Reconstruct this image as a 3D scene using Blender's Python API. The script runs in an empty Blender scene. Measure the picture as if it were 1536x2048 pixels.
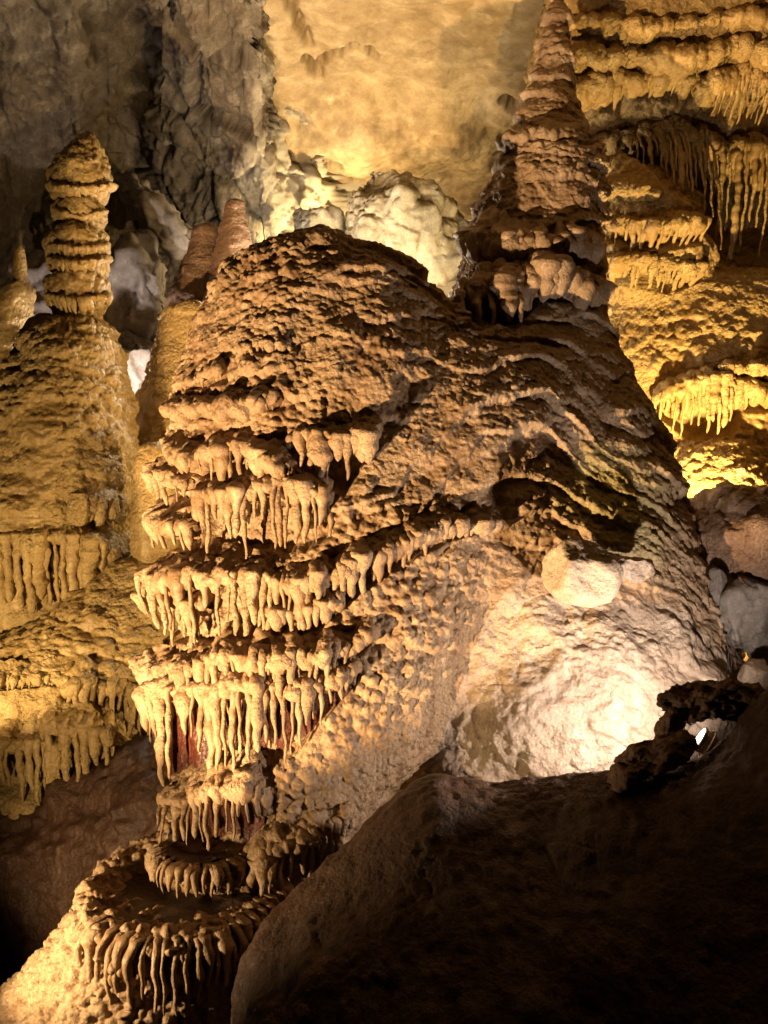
import bpy, math, random
import numpy as np
from concurrent.futures import ThreadPoolExecutor
from mathutils import Vector
from mathutils.bvhtree import BVHTree

# ---------------------------------------------------------------- camera, world, light
SC = bpy.context.scene
COL = SC.collection
K = math.tan(math.radians(30.0)) / 1024.0          # metres per reference pixel at one metre depth


def at(px, py, Y):
    return np.array([(px - 768.0) * K * Y, Y, (1024.0 - py) * K * Y])


cam_d = bpy.data.cameras.new('camera')
cam_d.sensor_fit = 'VERTICAL'
cam_d.angle = math.radians(60.0)
cam_d.clip_end = 300
cam_d.clip_start = 0.05
cam = bpy.data.objects.new('camera', cam_d)
cam.rotation_euler = (math.radians(90), 0, 0)
COL.objects.link(cam)
SC.camera = cam

world = bpy.data.worlds.new('World')
SC.world = world
world.use_nodes = True
bg = world.node_tree.nodes['Background']
bg.inputs[0].default_value = (1.0, 0.72, 0.5, 1)     # the unlit rest of the cave behind the visitor
bg.inputs[1].default_value = 0.002
SC.view_settings.view_transform = 'Standard'
SC.view_settings.look = 'None'
SC.view_settings.exposure = 0.15
SC.view_settings.gamma = 1.0
SC.cycles.max_bounces = 6
SC.cycles.diffuse_bounces = 2
SC.cycles.glossy_bounces = 2
SC.cycles.sample_clamp_indirect = 4.0
SC.cycles.use_denoising = True


def lamp(name, pos, watts, col, size=0.06, target=None, cone=None, blend=0.6):
    d = bpy.data.lights.new(name, 'SPOT' if target is not None else 'POINT')
    d.energy = watts
    d.color = col
    d.shadow_soft_size = size
    o = bpy.data.objects.new(name, d)
    o.location = pos
    if target is not None:
        v = Vector(target) - Vector(pos)
        o.rotation_euler = v.to_track_quat('-Z', 'Y').to_euler()
        d.spot_size = math.radians(cone)
        d.spot_blend = blend
    COL.objects.link(o)
    return o


WARM = (1.0, 0.66, 0.32)
# two floodlights outside the frame at lower left: one on the path, one low at the foot of the dome
lamp('path_floodlight', (-5.7, 3.6, -4.3), 13000, (1.0, 0.66, 0.33), 0.07, target=(0.5, 10.3, 3.5), cone=54, blend=0.25)
lamp('foot_floodlight', at(-250, 1920, 6.5), 640, (1.0, 0.70, 0.36), 0.07, target=tuple(at(270, 1660, 8.2)), cone=112, blend=0.55)
lamp('side_floodlight', at(-430, 1490, 8.0), 1250, (1.0, 0.70, 0.34), 0.07, target=(-4.2, 12.2, 0.4), cone=88, blend=0.4)
# floodlight behind the right flank, under the golden flowstone
lamp('golden_floodlight', at(1380, 1120, 11.7), 2700, (1.0, 0.69, 0.28), 0.08)
# floodlight behind the banded stalagmite
lamp('wall_floodlight', at(215, 830, 15.0), 480, (1.0, 0.86, 0.78), 0.08)
# floodlights behind the main dome, washing the ceiling and the outcrop
lamp('ceiling_floodlight', at(690, 510, 19.4), 600, (1.0, 0.74, 0.37), 0.1)
lamp('nook_floodlight', at(565, 610, 14.6), 600, (1.0, 0.86, 0.64), 0.1)
lamp('outcrop_floodlight', at(860, 640, 14.6), 240, (1.0, 0.82, 0.50), 0.1)

# ---------------------------------------------------------------- noise
_rs = np.random.RandomState(7)
TN = 64
TAB = _rs.rand(TN, TN, TN, 4).astype(np.float32)
TAB0 = np.ascontiguousarray(TAB[..., 0])


def _vnoise(p):
    p = np.asarray(p, np.float32)
    i = np.floor(p).astype(np.int32)
    f = p - i
    f = f * f * (3 - 2 * f)
    i0 = i & 63
    i1 = (i + 1) & 63
    fx, fy, fz = f[:, 0], f[:, 1], f[:, 2]
    T = TAB0
    a = T[i0[:, 0], i0[:, 1], i0[:, 2]] * (1 - fx) + T[i1[:, 0], i0[:, 1], i0[:, 2]] * fx
    b = T[i0[:, 0], i1[:, 1], i0[:, 2]] * (1 - fx) + T[i1[:, 0], i1[:, 1], i0[:, 2]] * fx
    c = T[i0[:, 0], i0[:, 1], i1[:, 2]] * (1 - fx) + T[i1[:, 0], i0[:, 1], i1[:, 2]] * fx
    d = T[i0[:, 0], i1[:, 1], i1[:, 2]] * (1 - fx) + T[i1[:, 0], i1[:, 1], i1[:, 2]] * fx
    ab = a * (1 - fy) + b * fy
    cd = c * (1 - fy) + d * fy
    return (ab * (1 - fz) + cd * fz) * 2 - 1


def _worley(p, off=0):
    """distance to the nearest cell centre, gap to the second, offset to the centre, cell id"""
    p = np.asarray(p, np.float32)
    n = len(p)
    F1 = np.full(n, 9, np.float32)
    F2 = np.full(n, 9, np.float32)
    dv = np.zeros((n, 3), np.float32)
    idr = np.zeros(n, np.float32)
    b = np.floor(p).astype(np.int32)
    fr = p - b
    for dx in (-1, 0, 1):
        for dy in (-1, 0, 1):
            for dz in (-1, 0, 1):
                J = TAB[(b[:, 0] + dx + off) & 63, (b[:, 1] + dy) & 63, (b[:, 2] + dz) & 63]
                vx = fr[:, 0] - dx - J[:, 1]
                vy = fr[:, 1] - dy - J[:, 2]
                vz = fr[:, 2] - dz - J[:, 3]
                d = np.sqrt(vx * vx + vy * vy + vz * vz)
                m = d < F1
                F2 = np.where(m, F1, np.minimum(F2, d))
                F1 = np.where(m, d, F1)
                np.copyto(dv, np.stack([vx, vy, vz], 1), where=m[:, None])
                idr = np.where(m, J[:, 0], idr)
    return F1, F2, dv, idr


CH = 24000
POOL = ThreadPoolExecutor(4)


def vnoise(p):
    p = np.asarray(p, np.float32)
    if len(p) <= CH:
        return _vnoise(p)
    return np.concatenate(list(POOL.map(lambda i: _vnoise(p[i:i + CH]), range(0, len(p), CH))))


def worley(p, off=0):
    p = np.asarray(p, np.float32)
    r = list(POOL.map(lambda i: _worley(p[i:i + CH], off), range(0, len(p), CH)))
    return tuple(np.concatenate([x[k] for x in r]) for k in range(4))


def fbm(p, oct=4, gain=0.5):
    r = 0
    a = 1.0
    for k in range(oct):
        r = r + a * vnoise(p * (2.03 ** k) + 17.3 * k)
        a *= gain
    return r


def warp(p, s, a, off=0.0):
    q = p / s + off
    return p + a * np.stack([vnoise(q), vnoise(q + 31.7), vnoise(q + 57.1)], 1)


def sstep(a, b, x):
    t = np.clip((x - a) / (b - a), 0, 1)
    return t * t * (3 - 2 * t)


# ---------------------------------------------------------------- mesh helpers
def mesh_np(name, V, F, smooth=True):
    """V (n,3) array, F (m,4) or (m,3) array"""
    me = bpy.data.meshes.new(name)
    V = np.asarray(V, np.float32)
    F = np.asarray(F, np.int32)
    k = F.shape[1]
    me.vertices.add(len(V))
    me.vertices.foreach_set('co', V.ravel())
    me.loops.add(F.size)
    me.loops.foreach_set('vertex_index', F.ravel())
    me.polygons.add(len(F))
    me.polygons.foreach_set('loop_start', np.arange(0, F.size, k, dtype=np.int32))
    me.polygons.foreach_set('loop_total', np.full(len(F), k, np.int32))
    if smooth:
        me.polygons.foreach_set('use_smooth', np.ones(len(F), bool))
    me.update(calc_edges=True)
    return me


def normals_np(V, F):
    a = V[F[:, 0]]
    if F.shape[1] == 4:
        n = np.cross(V[F[:, 2]] - a, V[F[:, 3]] - V[F[:, 1]])
    else:
        n = np.cross(V[F[:, 1]] - a, V[F[:, 2]] - a)
    N = np.zeros_like(V)
    for k in range(F.shape[1]):
        for c in range(3):
            N[:, c] += np.bincount(F[:, k], n[:, c], len(V))
    return N / np.maximum(np.linalg.norm(N, axis=1, keepdims=True), 1e-9)


def obj(name, me, mat, parent=None):
    if mat is not None:
        me.materials.append(mat)
    o = bpy.data.objects.new(name, me)
    COL.objects.link(o)
    if parent is not None:
        o.parent = parent
    return o


def tag(o, label=None, cat=None, group=None, kind=None):
    if label:
        o['label'] = label
    if cat:
        o['category'] = cat
    if group:
        o['group'] = group
    if kind:
        o['kind'] = kind
    return o


def thing(name, label, cat, group=None):
    o = bpy.data.objects.new(name, None)
    COL.objects.link(o)
    return tag(o, label, cat, group)


def grid_faces(nu, nv, flip=False, wrap=False):
    i = np.arange(nu - 1)[:, None]
    j = np.arange(nv if wrap else nv - 1)[None, :]
    j1 = (j + 1) % nv
    a = i * nv + j
    b = i * nv + j1
    c = (i + 1) * nv + j1
    d = (i + 1) * nv + j
    f = np.stack([a, b, c, d], -1).reshape(-1, 4)
    return f[:, ::-1] if flip else f


def surface_nets(f, lo, h):
    s = f < 0
    nx, ny, nz = f.shape
    cs = np.zeros((nx - 1, ny - 1, nz - 1), np.int8)
    for a in (0, 1):
        for b in (0, 1):
            for c in (0, 1):
                cs += s[a:nx - 1 + a, b:ny - 1 + b, c:nz - 1 + c]
    act = np.argwhere((cs > 0) & (cs < 8))
    idx = np.full(cs.shape, -1, np.int32)
    idx[act[:, 0], act[:, 1], act[:, 2]] = np.arange(len(act))
    acc = np.zeros((len(act), 3))
    cnt = np.zeros(len(act))
    cor = [(a, b, c) for a in (0, 1) for b in (0, 1) for c in (0, 1)]
    for p in cor:
        for q in cor:
            if sum(q) - sum(p) == 1 and all(q[k] >= p[k] for k in range(3)):
                fa = f[act[:, 0] + p[0], act[:, 1] + p[1], act[:, 2] + p[2]]
                fb = f[act[:, 0] + q[0], act[:, 1] + q[1], act[:, 2] + q[2]]
                m = (fa < 0) != (fb < 0)
                t = np.where(m, fa / np.where(fa == fb, 1, fa - fb), 0)
                for k in range(3):
                    acc[:, k] += np.where(m, p[k] + t * (q[k] - p[k]), 0)
                cnt += m
    V = lo + h * (act + acc / cnt[:, None])
    faces = []
    for ax in range(3):
        u, w = (ax + 1) % 3, (ax + 2) % 3
        sl0 = [slice(None)] * 3
        sl1 = [slice(None)] * 3
        sl0[ax] = slice(0, -1)
        sl1[ax] = slice(1, None)
        a = s[tuple(sl0)]
        b = s[tuple(sl1)]
        e = np.argwhere(a != b)
        e = e[(e[:, u] > 0) & (e[:, w] > 0) & (e[:, u] < f.shape[u] - 1) & (e[:, w] < f.shape[w] - 1)]
        ins = s[e[:, 0], e[:, 1], e[:, 2]]
        q = []
        for du, dw in ((-1, -1), (0, -1), (0, 0), (-1, 0)):
            c = e.copy()
            c[:, u] += du
            c[:, w] += dw
            q.append(idx[c[:, 0], c[:, 1], c[:, 2]])
        q = np.stack(q, 1)
        q[~ins] = q[~ins][:, ::-1]
        faces.append(q)
    F = np.concatenate(faces)
    return V, F


def subdivide(V, F, lev):
    me = mesh_np('tmp', V, F)
    o = bpy.data.objects.new('tmp', me)
    COL.objects.link(o)
    m = o.modifiers.new('s', 'SUBSURF')
    m.levels = lev
    m.render_levels = lev
    m.boundary_smooth = 'ALL'
    dg = bpy.context.evaluated_depsgraph_get()
    ev = o.evaluated_get(dg)
    em = ev.to_mesh()
    n = len(em.vertices)
    V2 = np.empty(n * 3, np.float32)
    em.vertices.foreach_get('co', V2)
    L = np.empty(len(em.loops), np.int32)
    em.loops.foreach_get('vertex_index', L)
    F2 = L.reshape(-1, 4)
    ev.to_mesh_clear()
    bpy.data.objects.remove(o)
    bpy.data.meshes.remove(me)
    return V2.reshape(-1, 3), F2


def project(V):
    return 768 + V[:, 0] / (K * V[:, 1]), 1024 - V[:, 2] / (K * V[:, 1])


# ---------------------------------------------------------------- materials
def flow_mat(name, c_lo, c_hi, c_stain, rough=0.62, bump=0.5, scale=1.0, stain=0.35, extra=None, fine=0.02, cell=0.7, speck=0.25):
    m = bpy.data.materials.new(name)
    c_lo, c_hi, c_stain = [tuple(0.95 * v ** 1.25 for v in c) for c in (c_lo, c_hi, c_stain)]
    m.use_nodes = True
    nt = m.node_tree
    N, L = nt.nodes, nt.links
    bs = N['Principled BSDF']
    tc = N.new('ShaderNodeTexCoord')
    n1 = N.new('ShaderNodeTexNoise')
    n1.inputs['Scale'].default_value = 1.3 * scale
    n1.inputs['Detail'].default_value = 5
    n1.inputs['Roughness'].default_value = 0.65
    L.new(tc.outputs['Object'], n1.inputs['Vector'])
    r1 = N.new('ShaderNodeValToRGB')
    r1.color_ramp.elements[0].position = 0.32
    r1.color_ramp.elements[1].position = 0.68
    r1.color_ramp.elements[0].color = (*c_lo, 1)
    r1.color_ramp.elements[1].color = (*c_hi, 1)
    L.new(n1.outputs[0], r1.inputs[0])
    # vertical mineral streaks and blotches
    mp = N.new('ShaderNodeMapping')
    mp.inputs['Scale'].default_value = (4.5 * scale, 4.5 * scale, 0.7 * scale)
    L.new(tc.outputs['Object'], mp.inputs[0])
    n2 = N.new('ShaderNodeTexNoise')
    n2.inputs['Scale'].default_value = 1.0
    n2.inputs['Detail'].default_value = 4
    n2.inputs['Roughness'].default_value = 0.7
    L.new(mp.outputs[0], n2.inputs['Vector'])
    r2 = N.new('ShaderNodeMapRange')
    r2.inputs[1].default_value = 0.47
    r2.inputs[2].default_value = 0.72
    r2.inputs[4].default_value = stain
    L.new(n2.outputs[0], r2.inputs[0])
    mx = N.new('ShaderNodeMix')
    mx.data_type = 'RGBA'
    mx.inputs[7].default_value = (*c_stain, 1)
    L.new(r2.outputs[0], mx.inputs[0])
    L.new(r1.outputs[0], mx.inputs[6])
    r5 = N.new('ShaderNodeMapRange')                # clean calcite runs
    r5.inputs[1].default_value = 0.46
    r5.inputs[2].default_value = 0.30
    r5.inputs[4].default_value = 0.55
    L.new(n2.outputs[0], r5.inputs[0])
    m5 = N.new('ShaderNodeMix')
    m5.data_type = 'RGBA'
    m5.inputs[7].default_value = (*[min(0.7, v * 1.25 + 0.05) for v in c_hi], 1)
    L.new(r5.outputs[0], m5.inputs[0])
    L.new(mx.outputs[2], m5.inputs[6])
    last = m5.outputs[2]
    # fine speckle
    n3 = N.new('ShaderNodeTexNoise')
    n3.inputs['Scale'].default_value = 42 * scale
    n3.inputs['Detail'].default_value = 3
    n3.inputs['Roughness'].default_value = 0.7
    L.new(tc.outputs['Object'], n3.inputs['Vector'])
    r3 = N.new('ShaderNodeMapRange')
    r3.inputs[1].default_value = 0.3
    r3.inputs[2].default_value = 0.7
    r3.inputs[3].default_value = 1 - speck
    r3.inputs[4].default_value = 1 + 0.9 * speck
    L.new(n3.outputs[0], r3.inputs[0])
    ml = N.new('ShaderNodeMix')
    ml.data_type = 'RGBA'
    ml.blend_type = 'MULTIPLY'
    ml.inputs[0].default_value = 1.0
    L.new(last, ml.inputs[6])
    L.new(r3.outputs[0], ml.inputs[7])
    last = ml.outputs[2]
    if extra:
        last = extra(nt, tc, last)
    L.new(last, bs.inputs['Base Color'])
    rr_ = N.new('ShaderNodeMapRange')               # damp patches
    rr_.inputs[1].default_value = 0.40
    rr_.inputs[2].default_value = 0.62
    rr_.inputs[3].default_value = rough - 0.26
    rr_.inputs[4].default_value = rough + 0.12
    L.new(n1.outputs[0], rr_.inputs[0])
    L.new(rr_.outputs[0], bs.inputs['Roughness'])
    bs.inputs['Specular IOR Level'].default_value = 0.32
    vo = N.new('ShaderNodeTexVoronoi')
    vo.feature = 'F1'
    vo.inputs['Scale'].default_value = 27 * scale
    wv = N.new('ShaderNodeVectorMath')
    wv.operation = 'MULTIPLY_ADD'
    wv.inputs[1].default_value = (0.05, 0.05, 0.05)
    L.new(n3.outputs[1], wv.inputs[0])
    L.new(tc.outputs['Object'], wv.inputs[2])
    L.new(wv.outputs[0], vo.inputs['Vector'])
    b0 = N.new('ShaderNodeBump')
    b0.invert = True
    cs = N.new('ShaderNodeMapRange')                # smooth runs next to crusty patches
    cs.inputs[1].default_value = 0.40
    cs.inputs[2].default_value = 0.60
    cs.inputs[3].default_value = 0.2 * cell
    cs.inputs[4].default_value = 1.25 * cell
    L.new(n1.outputs[0], cs.inputs[0])
    L.new(cs.outputs[0], b0.inputs['Strength'])
    b0.inputs['Distance'].default_value = 0.035 / scale
    L.new(vo.outputs['Distance'], b0.inputs['Height'])
    # fine relief
    b1 = N.new('ShaderNodeBump')
    b1.inputs['Strength'].default_value = bump
    b1.inputs['Distance'].default_value = fine
    L.new(n3.outputs[0], b1.inputs['Height'])
    L.new(b0.outputs[0], b1.inputs['Normal'])
    n4 = N.new('ShaderNodeTexNoise')
    n4.inputs['Scale'].default_value = 150 * scale
    n4.inputs['Detail'].default_value = 1
    L.new(tc.outputs['Object'], n4.inputs['Vector'])
    b2 = N.new('ShaderNodeBump')
    b2.inputs['Strength'].default_value = bump * 0.7
    b2.inputs['Distance'].default_value = fine * 0.3
    L.new(n4.outputs[0], b2.inputs['Height'])
    L.new(b1.outputs[0], b2.inputs['Normal'])
    L.new(b2.outputs[0], bs.inputs['Normal'])
    return m


def moss(cx, cy, cz, r, col, amount):
    """a patch of lamp-fed algae with a ragged edge"""
    def f(nt, tc, last):
        N, L = nt.nodes, nt.links
        vs = N.new('ShaderNodeVectorMath')
        vs.operation = 'DISTANCE'
        vs.inputs[1].default_value = (cx, cy, cz)
        L.new(tc.outputs['Object'], vs.inputs[0])
        nn = N.new('ShaderNodeTexNoise')
        nn.inputs['Scale'].default_value = 2.2
        nn.inputs['Detail'].default_value = 6
        L.new(tc.outputs['Object'], nn.inputs['Vector'])
        ad = N.new('ShaderNodeMath')
        ad.operation = 'MULTIPLY_ADD'
        ad.inputs[1].default_value = r * 1.6
        L.new(nn.outputs[0], ad.inputs[0])
        L.new(vs.outputs['Value'], ad.inputs[2])
        mr = N.new('ShaderNodeMapRange')
        mr.inputs[1].default_value = r * 2.0
        mr.inputs[2].default_value = r * 1.1
        mr.inputs[4].default_value = amount
        L.new(ad.outputs[0], mr.inputs[0])
        mx = N.new('ShaderNodeMix')
        mx.data_type = 'RGBA'
        mx.inputs[7].default_value = (*col, 1)
        L.new(mr.outputs[0], mx.inputs[0])
        L.new(last, mx.inputs[6])
        return mx.outputs[2]
    return f


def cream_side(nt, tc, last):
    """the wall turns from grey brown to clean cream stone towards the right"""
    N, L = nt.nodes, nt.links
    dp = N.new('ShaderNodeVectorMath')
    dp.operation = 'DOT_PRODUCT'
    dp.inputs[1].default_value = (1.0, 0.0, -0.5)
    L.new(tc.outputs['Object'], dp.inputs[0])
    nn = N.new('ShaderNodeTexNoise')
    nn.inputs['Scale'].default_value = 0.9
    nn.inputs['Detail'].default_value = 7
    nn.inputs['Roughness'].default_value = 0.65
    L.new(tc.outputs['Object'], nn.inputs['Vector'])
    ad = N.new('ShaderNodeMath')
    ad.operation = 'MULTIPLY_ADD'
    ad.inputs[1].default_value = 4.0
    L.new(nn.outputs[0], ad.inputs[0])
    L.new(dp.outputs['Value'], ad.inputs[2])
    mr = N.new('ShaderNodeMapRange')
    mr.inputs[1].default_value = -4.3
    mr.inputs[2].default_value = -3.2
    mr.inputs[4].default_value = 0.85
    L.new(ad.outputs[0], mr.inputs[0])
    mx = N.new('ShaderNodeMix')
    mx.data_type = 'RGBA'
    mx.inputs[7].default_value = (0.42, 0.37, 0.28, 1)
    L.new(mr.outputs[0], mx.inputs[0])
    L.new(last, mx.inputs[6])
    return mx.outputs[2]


M_MAIN = flow_mat('flowstone_tan', (0.288, 0.192, 0.112), (0.464, 0.344, 0.224), (0.192, 0.096, 0.044), stain=0.5, cell=0.6)
mc = at(1235, 1000, 9.6)
M_TOWER = flow_mat('flowstone_tower', (0.29, 0.20, 0.13), (0.48, 0.365, 0.25), (0.20, 0.11, 0.06),
                   cell=0.5, stain=0.5, extra=moss(mc[0], mc[1], mc[2], 0.75, (0.36, 0.33, 0.10), 0.5))
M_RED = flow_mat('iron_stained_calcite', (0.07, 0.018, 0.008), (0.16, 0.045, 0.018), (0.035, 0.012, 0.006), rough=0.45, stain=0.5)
M_PALE = flow_mat('pale_clay_flowstone', (0.32, 0.245, 0.185), (0.50, 0.41, 0.32), (0.24, 0.15, 0.095), stain=0.2, rough=0.75, cell=0.45)
M_GOLD = flow_mat('golden_flowstone', (0.336, 0.224, 0.088), (0.496, 0.368, 0.176), (0.240, 0.136, 0.048), scale=0.8)
M_LEFT = flow_mat('ochre_flowstone', (0.288, 0.200, 0.088), (0.448, 0.336, 0.160), (0.200, 0.112, 0.040), scale=0.8)
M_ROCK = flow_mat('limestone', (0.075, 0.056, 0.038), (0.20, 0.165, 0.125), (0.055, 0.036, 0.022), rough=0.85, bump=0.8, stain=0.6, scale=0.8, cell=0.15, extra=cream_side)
M_CEIL = flow_mat('smooth_limestone_ceiling', (0.27, 0.19, 0.09), (0.46, 0.37, 0.24), (0.20, 0.125, 0.055), rough=0.8, bump=0.5, scale=0.5, stain=0.7, cell=0.15, speck=0.08, fine=0.012)
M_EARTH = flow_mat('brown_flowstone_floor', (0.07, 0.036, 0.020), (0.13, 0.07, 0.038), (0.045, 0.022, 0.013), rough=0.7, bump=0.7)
M_BROWN = flow_mat('brown_boulder_rock', (0.192, 0.120, 0.080), (0.304, 0.208, 0.144), (0.136, 0.072, 0.048), rough=0.7)
M_GREY = flow_mat('grey_boulder_rock', (0.18, 0.155, 0.135), (0.32, 0.285, 0.255), (0.12, 0.09, 0.07), rough=0.8, cell=0.15)

M_CREAM = flow_mat('cream_limestone', (0.34, 0.31, 0.25), (0.56, 0.52, 0.44), (0.24, 0.20, 0.14), rough=0.85, bump=0.8, stain=0.5, scale=0.8, cell=0.15)

# ---------------------------------------------------------------- implicit bodies


def rows_field(rows, X, Y, Z, p=2.0):
    """rows: (py, pxL, pxR, Yc, ry/rx)  ->  approximate signed distance of a stack of ellipses"""
    R = np.array(rows, float)
    zc = (1024 - R[:, 0]) * K * R[:, 3]
    o = np.argsort(zc)
    R = R[o]
    zc = zc[o]
    z = Z[0, 0, :]
    cx = np.interp(z, zc, ((R[:, 1] + R[:, 2]) / 2 - 768) * K * R[:, 3])
    rx = np.interp(z, zc, (R[:, 2] - R[:, 1]) / 2 * K * R[:, 3])
    cy = np.interp(z, zc, R[:, 3])
    ry = np.maximum(rx * np.interp(z, zc, R[:, 4]), 0.05)
    rx = np.maximum(rx, 0.05)
    q = (np.abs((X - cx) / rx) ** p + np.abs((Y - cy) / ry) ** p) ** (1 / p)
    f = (q - 1) * np.minimum(rx, ry)
    cap = np.maximum(z - zc[-1], zc[0] - z)
    return np.maximum(f, cap + 0 * f).astype(np.float32)


def ell_field(c, r, X, Y, Z, rot=0.0):
    ca, sa = math.cos(rot), math.sin(rot)
    dx, dz = X - c[0], Z - c[2]
    q = np.sqrt(((dx * ca + dz * sa) / r[0]) ** 2 + ((Y - c[1]) / r[1]) ** 2 + ((-dx * sa + dz * ca) / r[2]) ** 2)
    return ((q - 1) * min(r)).astype(np.float32)


def smin(a, b, k):
    h = np.clip(0.5 + 0.5 * (b - a) / k, 0, 1)
    return b * (1 - h) + a * h - k * h * (1 - h)


def tri(f, g, lo, h, P):
    """trilinear look-up of a field at points"""
    q = (P - lo) / h
    i = np.clip(np.floor(q).astype(int), 0, np.array(f.shape) - 2)
    t = q - i
    r = 0
    for a in (0, 1):
        for b in (0, 1):
            for c in (0, 1):
                w = np.abs(1 - a - t[:, 0]) * np.abs(1 - b - t[:, 1]) * np.abs(1 - c - t[:, 2])
                r = r + w * f[i[:, 0] + a, i[:, 1] + b, i[:, 2] + c]
    return r


class Body:
    """smooth union of fields -> fine mesh in front of the visitor, displaced, split by field"""

    def __init__(self, lo, hi, h, fields, k=0.3, lev=2, back=0.1, margin=100):
        lo = np.array(lo, float)
        n = np.ceil((np.array(hi) - lo) / h).astype(int) + 1
        ax = [(lo[i] + h * np.arange(n[i])) for i in range(3)]
        X = ax[0][:, None, None]
        Y = ax[1][None, :, None]
        Z = ax[2][None, None, :]
        fs = [np.broadcast_to(fn(X, Y, Z), n).astype(np.float32) for fn in fields]
        g = fs[0]
        ks = k if isinstance(k, (list, tuple)) else [k] * len(fs)
        for f, kk in zip(fs[1:], ks[1:]):
            g = smin(g, f, kk)
        V, F = surface_nets(g, lo, h)
        # the smooth body answers pixel rays
        self.bvh = BVHTree.FromPolygons([tuple(v) for v in V], [tuple(q) for q in F])
        c = V[F].mean(1)
        nn = np.cross(V[F[:, 2]] - V[F[:, 0]], V[F[:, 3]] - V[F[:, 1]])
        nn /= np.maximum(np.linalg.norm(nn, axis=1, keepdims=True), 1e-9)
        vd = c / np.linalg.norm(c, axis=1, keepdims=True)
        px, py = project(c)
        keep = ((nn * vd).sum(1) < back) & (px > -margin) & (px < 1536 + margin) & (py > -margin) & (py < 2048 + margin)
        F = F[keep]
        used = np.unique(F)
        mp = np.full(len(V), -1)
        mp[used] = np.arange(len(used))
        V, F = V[used], mp[F]
        self.V, self.F = subdivide(V, F, lev)
        self.N = normals_np(self.V, self.F)
        d = np.stack([tri(f, None, lo, h, self.V) for f in fs], 1)
        w = np.exp(-d / 0.12)
        self.W = w / w.sum(1, keepdims=True)

    def displace(self, h):
        self.V = (self.V + self.N * h[:, None]).astype(np.float32)

    def split(self, names, groups, mats, parents):
        g = np.array([sum(self.W[:, i] for i in gr) for gr in groups])      # groups of fields
        lab = g.argmax(0)
        fl = np.sort(lab[self.F], 1)[:, 1]
        out = []
        for k in range(len(groups)):
            F = self.F[fl == k]
            if not len(F):
                out.append(None)
                continue
            used = np.unique(F)
            mp = np.full(len(self.V), -1)
            mp[used] = np.arange(len(used))
            out.append(obj(names[k], mesh_np(names[k], self.V[used], mp[F]), mats[k], parents[k]))
        return out

    def hit(self, px, py):
        d = Vector(at(px, py, 1.0)).normalized()
        loc, nor, _, _ = self.bvh.ray_cast(Vector((0, 0, 0)), d, 60)
        if loc is None:
            return None
        if nor.dot(d) > 0:
            nor = -nor
        return np.array(loc), np.array(nor)


def popcorn(V, size, amp, stretch=(1, 1, 1), off=0, wa=0.35):
    q = warp(V, size * 2.5, size * wa, off * 3.1)
    F1, F2, dv, r = worley(q / (size * np.array(stretch, np.float32)), off)
    return amp * (1 - np.minimum(F1, 1.1) ** 2) * (0.6 + 0.8 * r)


def scales(V, size, amp, stretch, tilt=0.8, off=0, wa=0.5):
    """overlapping drooping lobes: each cell stands proud at its lower edge"""
    q = warp(V, size * 2.0, size * wa, off * 5.3)
    F1, F2, dv, r = worley(q / (size * np.array(stretch, np.float32)), off)
    edge = sstep(0.0, 0.22, F2 - F1)
    return amp * ((1 - np.minimum(F1, 1.0) ** 2) * 0.8 - tilt * dv[:, 2] * edge) * (0.55 + 0.9 * r)


# ---------------------------------------------------------------- ledges and drips
RND = random.Random(11)


def poly(pts, n):
    P = np.array(pts, float)
    s = np.concatenate([[0], np.cumsum(np.linalg.norm(np.diff(P, axis=0), axis=1))])
    t = np.linspace(0, s[-1], n)
    return np.stack([np.interp(t, s, P[:, k]) for k in range(P.shape[1])], 1)


def smooth1(A, k):
    for _ in range(k):
        B = A.copy()
        B[1:-1] = (A[:-2] + 2 * A[1:-1] + A[2:]) / 4
        A = B
    return A


PROF = np.array([(-0.6, 1.1), (-0.15, 0.75), (0.3, 0.48), (0.68, 0.27), (0.92, 0.06), (1.0, -0.14), (0.93, -0.33),
                 (0.72, -0.46), (0.35, -0.52), (-0.1, -0.55), (-0.6, -0.5)])


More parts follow.
